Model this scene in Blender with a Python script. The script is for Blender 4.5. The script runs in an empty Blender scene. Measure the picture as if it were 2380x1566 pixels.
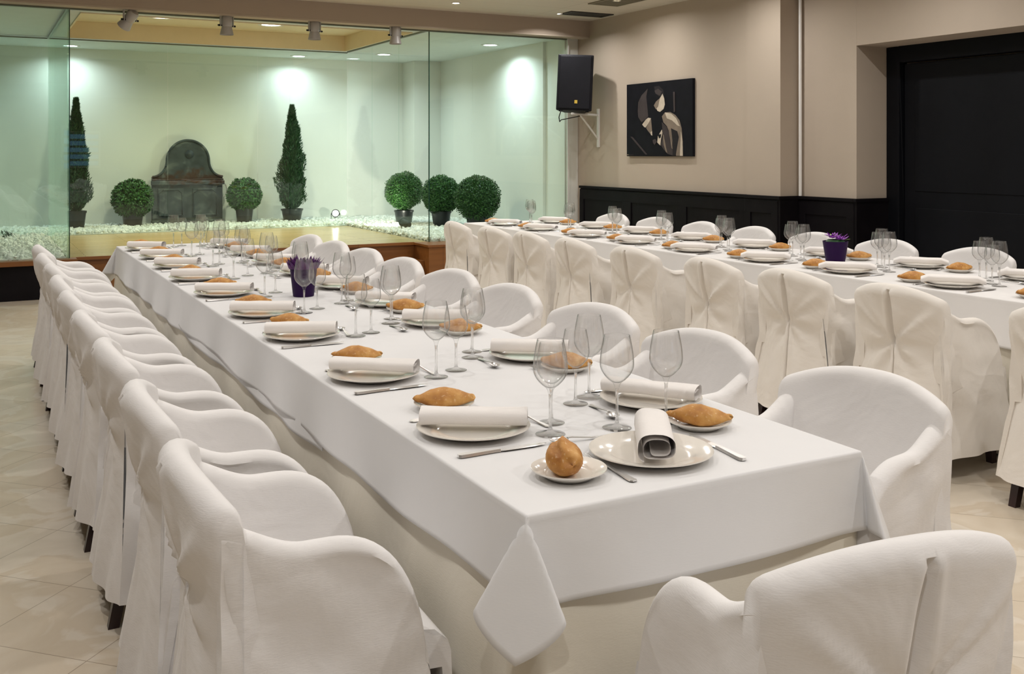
import bpy, math, random
import numpy as np
from mathutils import Vector, Matrix, noise

rnd = random.Random(7)
sc = bpy.context.scene
COL = sc.collection

# ------------------------------------------------------------------ camera
F_PX = 2345.0
YAW = math.atan(1250.0 / F_PX)
cam_d = bpy.data.cameras.new('camera')
cam = bpy.data.objects.new('camera', cam_d)
COL.objects.link(cam)
cam.location = (0, 0, 1.45)
cam.rotation_euler = (math.pi / 2, 0, -YAW)
cam_d.sensor_width = 36.0
cam_d.lens = F_PX / 2380 * 36.0
cam_d.shift_y = -(783 - 355) / 2380.0
cam_d.clip_start = 0.05
cam_d.clip_end = 100
sc.camera = cam

# ------------------------------------------------------------------ world, exposure
w = bpy.data.worlds.new('world')
sc.world = w
w.use_nodes = True
w.node_tree.nodes['Background'].inputs[0].default_value = (1, 0.95, 0.9, 1)
w.node_tree.nodes['Background'].inputs[1].default_value = 0.05
sc.view_settings.view_transform = 'Standard'
sc.view_settings.look = 'None'
sc.view_settings.exposure = 0.0
sc.view_settings.gamma = 1.0
sc.view_settings.use_curve_mapping = False
sc.cycles.use_denoising = True
sc.cycles.use_adaptive_sampling = True
sc.cycles.adaptive_threshold = 0.02
sc.cycles.max_bounces = 12
sc.cycles.transparent_max_bounces = 24
sc.cycles.transmission_bounces = 10
sc.cycles.glossy_bounces = 5
sc.cycles.diffuse_bounces = 4
sc.cycles.caustics_reflective = False
sc.cycles.caustics_refractive = False
sc.cycles.sample_clamp_indirect = 4.0

ROOM_W = 11.6      # power of one ceiling downlight of the dining room
GARDEN_W = 19.0    # power of one downlight of the glazed garden
CH = 3.12          # ceiling height
WARM = (1.0, 0.98, 0.955)
COOL = (0.80, 0.95, 1.0)


# ------------------------------------------------------------------ helpers
def tag(o, label=None, cat=None, group=None, kind=None):
    if label: o['label'] = label
    if cat: o['category'] = cat
    if group: o['group'] = group
    if kind: o['kind'] = kind
    return o


def empty(name, loc=(0, 0, 0), rz=0.0):
    o = bpy.data.objects.new(name, None)
    o.empty_display_size = 0.1
    COL.objects.link(o)
    o.location = loc
    o.rotation_euler = (0, 0, rz)
    return o


def mesh(name, verts, faces, mat=None, smooth=True, auto=None):
    me = bpy.data.meshes.new(name)
    me.from_pydata([tuple(v) for v in verts], [], [tuple(f) for f in faces])
    if mat: me.materials.append(mat)
    if smooth:
        me.polygons.foreach_set('use_smooth', [True] * len(me.polygons))
        if auto is not None:
            me.set_sharp_from_angle(angle=math.radians(auto))
    me.update()
    return me


def fast_mesh(name, V, Fc, mat, smooth=False):
    """V (n,3) array, Fc (m,k) array of k-gons"""
    me = bpy.data.meshes.new(name)
    m, k = Fc.shape
    me.vertices.add(len(V)); me.vertices.foreach_set('co', V.astype(np.float32).ravel())
    me.loops.add(m * k); me.loops.foreach_set('vertex_index', Fc.astype(np.int32).ravel())
    me.polygons.add(m)
    me.polygons.foreach_set('loop_start', (np.arange(m) * k).astype(np.int32))
    me.polygons.foreach_set('loop_total', np.full(m, k, np.int32))
    me.polygons.foreach_set('use_smooth', np.full(m, smooth, bool))
    me.materials.append(mat)
    me.update(calc_edges=True)
    me.validate()
    return me


def ob(name, me, parent=None, loc=(0, 0, 0), rot=(0, 0, 0)):
    o = bpy.data.objects.new(name, me)
    COL.objects.link(o)
    o.location = loc
    o.rotation_euler = rot
    if parent: o.parent = parent
    return o


def dup(root, loc, rz, label=None, group=None):
    r = root.copy(); COL.objects.link(r)
    r.location = loc
    r.rotation_euler = (root.rotation_euler[0], root.rotation_euler[1], rz)
    if label: r['label'] = label
    if group: r['group'] = group
    for ch in list(root.children):
        c = ch.copy(); COL.objects.link(c); c.parent = r
        for g in list(ch.children):
            d = g.copy(); COL.objects.link(d); d.parent = c
    return r


class MB:
    def __init__(self): self.v = []; self.f = []

    def add(self, vs, fs):
        n = len(self.v)
        self.v += [tuple(v) for v in vs]
        self.f += [tuple(i + n for i in f) for f in fs]
        return self

    def box(self, x0, x1, y0, y1, z0, z1):
        vs = [(x0, y0, z0), (x1, y0, z0), (x1, y1, z0), (x0, y1, z0), (x0, y0, z1), (x1, y0, z1), (x1, y1, z1), (x0, y1, z1)]
        return self.add(vs, [(0, 3, 2, 1), (4, 5, 6, 7), (0, 1, 5, 4), (1, 2, 6, 5), (2, 3, 7, 6), (3, 0, 4, 7)])

    def taper(self, p0, p1, a0, a1, b0=None, b1=None):
        """square bar from p0 (half sizes a0,b0) to p1 (half sizes a1,b1)"""
        b0 = a0 if b0 is None else b0; b1 = a1 if b1 is None else b1
        vs = []
        for p, a, b in ((p0, a0, b0), (p1, a1, b1)):
            vs += [(p[0] - a, p[1] - b, p[2]), (p[0] + a, p[1] - b, p[2]), (p[0] + a, p[1] + b, p[2]), (p[0] - a, p[1] + b, p[2])]
        return self.add(vs, [(0, 3, 2, 1), (4, 5, 6, 7), (0, 1, 5, 4), (1, 2, 6, 5), (2, 3, 7, 6), (3, 0, 4, 7)])

    def tube(self, pts, r, seg=10):
        pts = [Vector(p) for p in pts]
        rings = []
        for i, p in enumerate(pts):
            t = (pts[min(i + 1, len(pts) - 1)] - pts[max(i - 1, 0)]).normalized()
            up = Vector((0, 0, 1)) if abs(t.z) < 0.9 else Vector((1, 0, 0))
            a = t.cross(up).normalized(); b = t.cross(a)
            rr = r[i] if isinstance(r, (list, tuple)) else r
            rings.append([p + a * rr * math.cos(2 * math.pi * k / seg) + b * rr * math.sin(2 * math.pi * k / seg) for k in range(seg)])
        vs = [v for ring in rings for v in ring]
        fs = []
        for i in range(len(pts) - 1):
            for k in range(seg):
                k2 = (k + 1) % seg
                fs.append((i * seg + k, i * seg + k2, (i + 1) * seg + k2, (i + 1) * seg + k))
        fs.append(tuple(range(seg))); fs.append(tuple(reversed(range((len(pts) - 1) * seg, len(pts) * seg))))
        return self.add(vs, fs)

    def lathe(self, prof, seg=32, c=(0, 0, 0), closed=False):
        """profile of (r,z); revolved about z"""
        vs = []; fs = []
        n = len(prof)
        for r, z in prof:
            for k in range(seg):
                a = 2 * math.pi * k / seg
                vs.append((c[0] + r * math.cos(a), c[1] + r * math.sin(a), c[2] + z))
        rng = n if closed else n - 1
        for i in range(rng):
            j = (i + 1) % n
            for k in range(seg):
                k2 = (k + 1) % seg
                fs.append((i * seg + k, i * seg + k2, j * seg + k2, j * seg + k))
        if not closed:
            if prof[0][0] > 1e-6: fs.append(tuple(reversed(range(seg))))
            if prof[-1][0] > 1e-6: fs.append(tuple(range((n - 1) * seg, n * seg)))
        return self.add(vs, fs)

    def prism(self, poly, axis, a, b):
        """poly of 2D points extruded between a and b along axis"""
        def P(p, t):
            if axis == 'x': return (t, p[0], p[1])
            if axis == 'y': return (p[0], t, p[1])
            return (p[0], p[1], t)
        n = len(poly)
        vs = [P(p, a) for p in poly] + [P(p, b) for p in poly]
        fs = [tuple(range(n)), tuple(reversed(range(n, 2 * n)))]
        for i in range(n):
            j = (i + 1) % n
            fs.append((i, i + n, j + n, j))
        return self.add(vs, fs)

    def me(self, name, mat, smooth=False, auto=40):
        m = mesh(name, self.v, self.f, mat, smooth, auto if smooth else None)
        import bmesh
        b = bmesh.new(); b.from_mesh(m)
        bmesh.ops.remove_doubles(b, verts=b.verts, dist=1e-6)
        bmesh.ops.recalc_face_normals(b, faces=b.faces)
        b.to_mesh(m); b.free()
        return m

    def ob(self, name, mat, parent=None, smooth=False, auto=40, bevel=0.0, loc=(0, 0, 0), rot=(0, 0, 0)):
        o = ob(name, self.me(name, mat, smooth, auto), parent, loc, rot)
        if bevel:
            m = o.modifiers.new('bevel', 'BEVEL'); m.width = bevel; m.segments = 2; m.limit_method = 'ANGLE'
        return o


def struct(name, mb, mat, **k):
    return tag(mb.ob(name, mat, **k), kind='structure')


# ------------------------------------------------------------------ materials
def mat_base(name):
    m = bpy.data.materials.new(name); m.use_nodes = True
    nt = m.node_tree
    return m, nt, nt.nodes['Principled BSDF']


def N(nt, typ, **kw):
    n = nt.nodes.new(typ)
    for k, v in kw.items():
        if k in n.inputs: n.inputs[k].default_value = v
        else: setattr(n, k, v)
    return n


def ramp(nt, fac, stops):
    r = nt.nodes.new('ShaderNodeValToRGB')
    while len(r.color_ramp.elements) < len(stops): r.color_ramp.elements.new(0.5)
    for e, (p, c) in zip(r.color_ramp.elements, stops):
        e.position = p; e.color = (c[0], c[1], c[2], 1)
    nt.links.new(fac, r.inputs[0])
    return r.outputs[0]


def simple(name, col, rough=0.5, metal=0.0, spec=0.5, noise_amt=0.0, scale=8, bump=0.0, bscale=60, coat=0.0):
    m, nt, p = mat_base(name)
    p.inputs['Roughness'].default_value = rough
    p.inputs['Metallic'].default_value = metal
    p.inputs['Specular IOR Level'].default_value = spec
    p.inputs['Coat Weight'].default_value = coat
    tc = N(nt, 'ShaderNodeTexCoord')
    nz = N(nt, 'ShaderNodeTexNoise'); nz.inputs['Scale'].default_value = scale; nz.inputs['Detail'].default_value = 4
    nt.links.new(tc.outputs['Object'], nz.inputs['Vector'])
    a = tuple(max(0, c * (1 - noise_amt)) for c in col); b = tuple(min(1, c * (1 + noise_amt)) for c in col)
    nt.links.new(ramp(nt, nz.outputs['Fac'], [(0.3, a), (0.7, b)]), p.inputs['Base Color'])
    if bump:
        nb = N(nt, 'ShaderNodeTexNoise'); nb.inputs['Scale'].default_value = bscale; nb.inputs['Detail'].default_value = 3
        nt.links.new(tc.outputs['Object'], nb.inputs['Vector'])
        bp = N(nt, 'ShaderNodeBump'); bp.inputs['Strength'].default_value = bump; bp.inputs['Distance'].default_value = 0.01
        nt.links.new(nb.outputs['Fac'], bp.inputs['Height']); nt.links.new(bp.outputs[0], p.inputs['Normal'])
    return m


def fabric(name, col, wr=0.5, wscale=5.0, sheen=0.15, weave=0.18):
    """linen: fine weave, long soft creases"""
    m, nt, p = mat_base(name)
    p.inputs['Roughness'].default_value = 0.92
    p.inputs['Specular IOR Level'].default_value = 0.15
    p.inputs['Sheen Weight'].default_value = sheen
    tc = N(nt, 'ShaderNodeTexCoord')
    n1 = N(nt, 'ShaderNodeTexNoise'); n1.inputs['Scale'].default_value = 3; n1.inputs['Detail'].default_value = 5
    nt.links.new(tc.outputs['Object'], n1.inputs['Vector'])
    a = tuple(c * 0.965 for c in col); b = tuple(min(1, c * 1.02) for c in col)
    nt.links.new(ramp(nt, n1.outputs['Fac'], [(0.3, a), (0.7, b)]), p.inputs['Base Color'])
    # creases
    n2 = N(nt, 'ShaderNodeTexNoise'); n2.inputs['Scale'].default_value = wscale; n2.inputs['Detail'].default_value = 3
    n2.inputs['Distortion'].default_value = 0.7
    nt.links.new(tc.outputs['Object'], n2.inputs['Vector'])
    b1 = N(nt, 'ShaderNodeBump'); b1.inputs['Strength'].default_value = wr; b1.inputs['Distance'].default_value = 0.02
    nt.links.new(n2.outputs['Fac'], b1.inputs['Height'])
    # weave slubs
    mp = N(nt, 'ShaderNodeMapping'); mp.inputs['Scale'].default_value = (90, 90, 420)
    nt.links.new(tc.outputs['Object'], mp.inputs['Vector'])
    n3 = N(nt, 'ShaderNodeTexNoise'); n3.inputs['Scale'].default_value = 1.0; n3.inputs['Detail'].default_value = 2
    nt.links.new(mp.outputs[0], n3.inputs['Vector'])
    b2 = N(nt, 'ShaderNodeBump'); b2.inputs['Strength'].default_value = weave; b2.inputs['Distance'].default_value = 0.002
    nt.links.new(n3.outputs['Fac'], b2.inputs['Height']); nt.links.new(b1.outputs[0], b2.inputs['Normal'])
    nt.links.new(b2.outputs[0], p.inputs['Normal'])
    return m


def schlick_fac(nt, f0=0.04, gain=1.0):
    g = N(nt, 'ShaderNodeNewGeometry')
    dt = N(nt, 'ShaderNodeVectorMath', operation='DOT_PRODUCT')
    nt.links.new(g.outputs['Incoming'], dt.inputs[0]); nt.links.new(g.outputs['Normal'], dt.inputs[1])
    ab = N(nt, 'ShaderNodeMath', operation='ABSOLUTE'); nt.links.new(dt.outputs['Value'], ab.inputs[0])
    om = N(nt, 'ShaderNodeMath', operation='SUBTRACT'); om.inputs[0].default_value = 1; nt.links.new(ab.outputs[0], om.inputs[1])
    pw = N(nt, 'ShaderNodeMath', operation='POWER'); nt.links.new(om.outputs[0], pw.inputs[0]); pw.inputs[1].default_value = 5
    ml = N(nt, 'ShaderNodeMath', operation='MULTIPLY_ADD'); nt.links.new(pw.outputs[0], ml.inputs[0])
    ml.inputs[1].default_value = (1 - f0) * gain; ml.inputs[2].default_value = f0 * gain
    ml.use_clamp = True
    return ml.outputs[0]


def pane_glass(name, tint, f0=0.04, gain=1.0):
    m = bpy.data.materials.new(name); m.use_nodes = True
    nt = m.node_tree; nt.nodes.clear()
    out = N(nt, 'ShaderNodeOutputMaterial'); mx = N(nt, 'ShaderNodeMixShader')
    tr = N(nt, 'ShaderNodeBsdfTransparent'); tr.inputs[0].default_value = (*tint, 1)
    gl = N(nt, 'ShaderNodeBsdfGlossy'); gl.inputs['Roughness'].default_value = 0.0; gl.inputs[0].default_value = (0.93, 1, 0.97, 1)
    nt.links.new(schlick_fac(nt, f0, gain), mx.inputs[0])
    nt.links.new(tr.outputs[0], mx.inputs[1]); nt.links.new(gl.outputs[0], mx.inputs[2]); nt.links.new(mx.outputs[0], out.inputs[0])
    return m


def emit(name, col, s):
    m = bpy.data.materials.new(name); m.use_nodes = True
    nt = m.node_tree; nt.nodes.clear()
    out = N(nt, 'ShaderNodeOutputMaterial'); e = N(nt, 'ShaderNodeEmission')
    e.inputs[0].default_value = (*col, 1); e.inputs[1].default_value = s
    nt.links.new(e.outputs[0], out.inputs[0])
    m.cycles.emission_sampling = 'NONE'
    return m


M = {}
M['linen'] = fabric('white_linen_chair_cover', (0.80, 0.775, 0.76), wr=0.72, wscale=4.2)
M['linen_cream'] = fabric('cream_linen_chair_cover', (0.79, 0.745, 0.69), wr=0.72, wscale=4.2)
M['cloth'] = fabric('white_tablecloth', (0.75, 0.742, 0.742), wr=0.25, wscale=2.2, sheen=0.1, weave=0.05)
M['cloth2'] = fabric('ivory_tablecloth', (0.76, 0.74, 0.725), wr=0.25, wscale=2.2, sheen=0.1, weave=0.05)
M['skirt'] = fabric('cream_undercloth', (0.72, 0.67, 0.57), wr=0.6, wscale=3.5)
M['napkin'] = fabric('white_napkin_cotton', (0.84, 0.80, 0.77), wr=0.12, wscale=14)
M['napkin_in'] = M['napkin']
M['dark_wood'] = simple('dark_mahogany_leg', (0.018, 0.006, 0.006), 0.3, noise_amt=0.3)
M['china'] = simple('glazed_white_china', (0.80, 0.755, 0.69), 0.12, spec=0.6, noise_amt=0.01, coat=0.3)
M['steel'] = simple('polished_steel', (0.78, 0.77, 0.76), 0.30, metal=1.0, noise_amt=0.02)
M['wall'] = simple('greige_paint', (0.47, 0.395, 0.32), 0.85, spec=0.2, noise_amt=0.03, scale=1.2, bump=0.06, bscale=140)
M['beam'] = simple('taupe_beam_paint', (0.42, 0.345, 0.28), 0.85, spec=0.2, noise_amt=0.02, scale=1.2)
M['gwall'] = simple('white_garden_render', (0.80, 0.80, 0.75), 0.9, spec=0.2, noise_amt=0.02, scale=1.5, bump=0.25, bscale=7)
M['recess'] = simple('beige_recess_paint', (0.80, 0.68, 0.47), 0.8, spec=0.2, noise_amt=0.02)
M['white_metal'] = simple('white_enamel', (0.62, 0.60, 0.55), 0.4, noise_amt=0.02)
M['black'] = simple('black_lacquered_wood', (0.0055, 0.0045, 0.0058), 0.5, spec=0.12, noise_amt=0.25, scale=5, bump=0.05, bscale=25)
M['door_black'] = simple('navy_black_door_paint', (0.0040, 0.0045, 0.0065), 0.55, spec=0.15, noise_amt=0.2, scale=2)
M['spk'] = simple('black_speaker_plastic', (0.005, 0.005, 0.008), 0.55, spec=0.2, noise_amt=0.1, bump=0.1, bscale=200)
M['plastic_pot'] = simple('dark_plastic_pot', (0.012, 0.014, 0.018), 0.35, noise_amt=0.1)
M['grey_metal'] = simple('grey_lamp_metal', (0.42, 0.40, 0.39), 0.45, metal=0.2, noise_amt=0.05)
M['rail'] = simple('glazing_rail', (0.20, 0.22, 0.17), 0.4, metal=0.5, noise_amt=0.05)
M['edge'] = simple('green_glass_edge', (0.012, 0.05, 0.035), 0.2, noise_amt=0.05)
M['stem'] = simple('brown_bark', (0.08, 0.05, 0.03), 0.8, noise_amt=0.3)
M['purple'] = simple('purple_pot', (0.020, 0.003, 0.045), 0.5, spec=0.15, noise_amt=0.08)
M['purple_paper'] = simple('purple_crepe_paper', (0.075, 0.004, 0.11), 0.6, noise_amt=0.4, scale=30)
M['petal'] = simple('violet_petals', (0.30, 0.05, 0.46), 0.5, noise_amt=0.5, scale=25)
M['green_centre'] = simple('green_petals', (0.30, 0.42, 0.12), 0.5, noise_amt=0.3, scale=30)
M['yellow'] = simple('yellow_badge', (0.65, 0.45, 0.06), 0.4, noise_amt=0.05)
M['ring'] = simple('white_lamp_trim', (0.75, 0.73, 0.70), 0.4, noise_amt=0.02)
M['pane'] = pane_glass('clear_green_glazing', (0.935, 0.985, 0.955), 0.035)
M['pane3'] = pane_glass('clear_side_glazing', (0.95, 0.985, 0.965), 0.03, 0.4)
M['pane2'] = pane_glass('thick_green_glazing', (0.93, 0.975, 0.955), 0.04)
M['lamp_warm'] = emit('warm_lamp_lens', (1, 0.90, 0.74), 14)
M['lamp_cool'] = emit('cool_lamp_lens', (0.85, 0.97, 1.0), 14)
M['spot_lens'] = emit('garden_spot_lens', (1.0, 0.98, 0.86), 12)

# wine glass: thin clear crystal, the wall reads denser where it is seen edge-on
m = bpy.data.materials.new('wine_glass_crystal'); m.use_nodes = True
nt = m.node_tree; nt.nodes.clear()
out = N(nt, 'ShaderNodeOutputMaterial')
gm = N(nt, 'ShaderNodeNewGeometry')
dt = N(nt, 'ShaderNodeVectorMath', operation='DOT_PRODUCT'); nt.links.new(gm.outputs['Incoming'], dt.inputs[0]); nt.links.new(gm.outputs['Normal'], dt.inputs[1])
ab = N(nt, 'ShaderNodeMath', operation='ABSOLUTE'); nt.links.new(dt.outputs['Value'], ab.inputs[0])
tint = ramp(nt, ab.outputs[0], [(0.0, (0.20, 0.20, 0.20)), (0.13, (0.45, 0.45, 0.445)), (0.28, (0.93, 0.935, 0.93)), (0.5, (0.995, 0.995, 0.995))])
tp = N(nt, 'ShaderNodeBsdfTransparent'); nt.links.new(tint, tp.inputs[0])
gl = N(nt, 'ShaderNodeBsdfGlossy'); gl.inputs['Roughness'].default_value = 0.0
mx = N(nt, 'ShaderNodeMixShader'); nt.links.new(schlick_fac(nt, 0.035, 0.9), mx.inputs[0])
rf = N(nt, 'ShaderNodeBsdfGlass'); rf.inputs['IOR'].default_value = 1.48; rf.inputs['Roughness'].default_value = 0.0
m3 = N(nt, 'ShaderNodeMixShader'); m3.inputs[0].default_value = 0.05
nt.links.new(tp.outputs[0], mx.inputs[1]); nt.links.new(gl.outputs[0], mx.inputs[2])
nt.links.new(mx.outputs[0], m3.inputs[1]); nt.links.new(rf.outputs[0], m3.inputs[2]); nt.links.new(m3.outputs[0], out.inputs[0])
M['crystal'] = m
# stems and feet bend what lies behind them
m = bpy.data.materials.new('wine_glass_stem_crystal'); m.use_nodes = True
nt = m.node_tree; nt.nodes.clear()
out = N(nt, 'ShaderNodeOutputMaterial'); g = N(nt, 'ShaderNodeBsdfGlass')
g.inputs['IOR'].default_value = 1.48; g.inputs['Roughness'].default_value = 0.0
tp = N(nt, 'ShaderNodeBsdfTransparent'); tp.inputs[0].default_value = (0.94, 0.94, 0.935, 1)
mx = N(nt, 'ShaderNodeMixShader'); mx.inputs[0].default_value = 0.45
nt.links.new(g.outputs[0], mx.inputs[1]); nt.links.new(tp.outputs[0], mx.inputs[2]); nt.links.new(mx.outputs[0], out.inputs[0])
M['crystal_stem'] = m


def marble_floor():
    m, nt, p = mat_base('diagonal_cream_marble_tiles')
    tc = N(nt, 'ShaderNodeTexCoord')
    mp = N(nt, 'ShaderNodeMapping'); mp.inputs['Rotation'].default_value = (0, 0, math.radians(45))
    nt.links.new(tc.outputs['Object'], mp.inputs['Vector'])
    br = N(nt, 'ShaderNodeTexBrick'); br.offset = 0.0
    br.inputs['Scale'].default_value = 1.0; br.inputs['Brick Width'].default_value = 0.4; br.inputs['Row Height'].default_value = 0.4
    br.inputs['Mortar Size'].default_value = 0.0016; br.inputs['Mortar Smooth'].default_value = 0.3; br.inputs['Bias'].default_value = 0.0
    br.inputs['Color1'].default_value = (0.70, 0.63, 0.53, 1); br.inputs['Color2'].default_value = (0.62, 0.545, 0.445, 1)
    br.inputs['Mortar'].default_value = (0.33, 0.27, 0.20, 1)
    nt.links.new(mp.outputs[0], br.inputs['Vector'])
    nz = N(nt, 'ShaderNodeTexNoise'); nz.inputs['Scale'].default_value = 2.2; nz.inputs['Detail'].default_value = 8; nz.inputs['Distortion'].default_value = 1.5
    nt.links.new(tc.outputs['Object'], nz.inputs['Vector'])
    mr = ramp(nt, nz.outputs['Fac'], [(0.25, (0.80, 0.78, 0.74)), (0.48, (1, 1, 1)), (0.52, (0.88, 0.83, 0.76)), (0.75, (1, 0.985, 0.95))])
    mx = N(nt, 'ShaderNodeMixRGB', blend_type='MULTIPLY'); mx.inputs[0].default_value = 0.9
    nt.links.new(br.outputs['Color'], mx.inputs[1]); nt.links.new(mr, mx.inputs[2])
    nt.links.new(mx.outputs[0], p.inputs['Base Color'])
    p.inputs['Roughness'].default_value = 0.28
    p.inputs['Specular IOR Level'].default_value = 0.45
    return m


def plank_floor(name, c1, c2, gap, bw=1.6, rh=0.09, rough=0.25):
    m, nt, p = mat_base(name)
    tc = N(nt, 'ShaderNodeTexCoord')
    br = N(nt, 'ShaderNodeTexBrick'); br.offset = 0.37
    br.inputs['Scale'].default_value = 1.0; br.inputs['Brick Width'].default_value = bw; br.inputs['Row Height'].default_value = rh
    br.inputs['Mortar Size'].default_value = 0.0018; br.inputs['Mortar Smooth'].default_value = 0.2
    br.inputs['Color1'].default_value = (*c1, 1); br.inputs['Color2'].default_value = (*c2, 1); br.inputs['Mortar'].default_value = (*gap, 1)
    nt.links.new(tc.outputs['Object'], br.inputs['Vector'])
    mp = N(nt, 'ShaderNodeMapping'); mp.inputs['Scale'].default_value = (1.2, 40, 20)
    nt.links.new(tc.outputs['Object'], mp.inputs['Vector'])
    nz = N(nt, 'ShaderNodeTexNoise'); nz.inputs['Scale'].default_value = 1.0; nz.inputs['Detail'].default_value = 5
    nt.links.new(mp.outputs[0], nz.inputs['Vector'])
    mr = ramp(nt, nz.outputs['Fac'], [(0.3, (0.78, 0.76, 0.72)), (0.7, (1, 1, 1))])
    mx = N(nt, 'ShaderNodeMixRGB', blend_type='MULTIPLY'); mx.inputs[0].default_value = 1
    nt.links.new(br.outputs['Color'], mx.inputs[1]); nt.links.new(mr, mx.inputs[2])
    nt.links.new(mx.outputs[0], p.inputs['Base Color'])
    p.inputs['Roughness'].default_value = rough
    return m


M['floor'] = marble_floor()
M['deck'] = plank_floor('olive_oak_planks', (0.52, 0.43, 0.20), (0.44, 0.36, 0.16), (0.10, 0.07, 0.03))
M['stage_wood'] = plank_floor('warm_brown_stage_timber', (0.25, 0.095, 0.022), (0.21, 0.078, 0.018), (0.05, 0.02, 0.01), bw=2.4, rh=0.5, rough=0.35)


def ceiling_mat():
    m, nt, p = mat_base('white_ceiling_panels')
    tc = N(nt, 'ShaderNodeTexCoord')
    br = N(nt, 'ShaderNodeTexBrick'); br.offset = 0.0
    br.inputs['Scale'].default_value = 1.0; br.inputs['Brick Width'].default_value = 3.0; br.inputs['Row Height'].default_value = 0.5
    br.inputs['Mortar Size'].default_value = 0.004
    br.inputs['Color1'].default_value = (0.60, 0.55, 0.47, 1); br.inputs['Color2'].default_value = (0.61, 0.56, 0.48, 1); br.inputs['Mortar'].default_value = (0.45, 0.40, 0.33, 1)
    nt.links.new(tc.outputs['Object'], br.inputs['Vector']); nt.links.new(br.outputs['Color'], p.inputs['Base Color'])
    p.inputs['Roughness'].default_value = 0.85
    return m


M['ceiling'] = ceiling_mat()
M['gceiling'] = simple('pale_garden_ceiling', (0.66, 0.70, 0.67), 0.85, noise_amt=0.02)


def bread_mat():
    m, nt, p = mat_base('golden_bread_crust')
    tc = N(nt, 'ShaderNodeTexCoord')
    n1 = N(nt, 'ShaderNodeTexNoise'); n1.inputs['Scale'].default_value = 22; n1.inputs['Detail'].default_value = 6
    nt.links.new(tc.outputs['Object'], n1.inputs['Vector'])
    c1 = ramp(nt, n1.outputs['Fac'], [(0.28, (0.33, 0.12, 0.02)), (0.5, (0.52, 0.24, 0.05)), (0.72, (0.70, 0.40, 0.13))])
    n2 = N(nt, 'ShaderNodeTexNoise'); n2.inputs['Scale'].default_value = 120; n2.inputs['Detail'].default_value = 3
    nt.links.new(tc.outputs['Object'], n2.inputs['Vector'])
    c2 = ramp(nt, n2.outputs['Fac'], [(0.60, (0, 0, 0)), (0.70, (0.35, 0.35, 0.35))])
    mx = N(nt, 'ShaderNodeMixRGB'); nt.links.new(c2, mx.inputs[0]); nt.links.new(c1, mx.inputs[1]); mx.inputs[2].default_value = (0.82, 0.60, 0.36, 1)
    nt.links.new(mx.outputs[0], p.inputs['Base Color'])
    p.inputs['Roughness'].default_value = 0.55
    bp = N(nt, 'ShaderNodeBump'); bp.inputs['Strength'].default_value = 0.5; bp.inputs['Distance'].default_value = 0.003
    n3 = N(nt, 'ShaderNodeTexNoise'); n3.inputs['Scale'].default_value = 60; n3.inputs['Detail'].default_value = 5
    nt.links.new(tc.outputs['Object'], n3.inputs['Vector'])
    nt.links.new(n3.outputs['Fac'], bp.inputs['Height']); nt.links.new(bp.outputs[0], p.inputs['Normal'])
    return m


M['bread'] = bread_mat()


def leaf_mat(name, a, b):
    m, nt, p = mat_base(name)
    g = N(nt, 'ShaderNodeNewGeometry')
    nt.links.new(ramp(nt, g.outputs['Random Per Island'], [(0.0, a), (1.0, b)]), p.inputs['Base Color'])
    p.inputs['Roughness'].default_value = 0.5
    return m


M['box_leaf'] = leaf_mat('boxwood_leaves', (0.010, 0.055, 0.010), (0.055, 0.17, 0.03))
M['box_leaf_dark'] = leaf_mat('dark_boxwood_leaves', (0.010, 0.05, 0.008), (0.04, 0.13, 0.018))
M['cyp_leaf'] = leaf_mat('cypress_needles', (0.008, 0.04, 0.014), (0.025, 0.09, 0.026))
M['pebble'] = leaf_mat('white_marble_pebbles', (0.62, 0.64, 0.58), (0.90, 0.90, 0.86))


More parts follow.
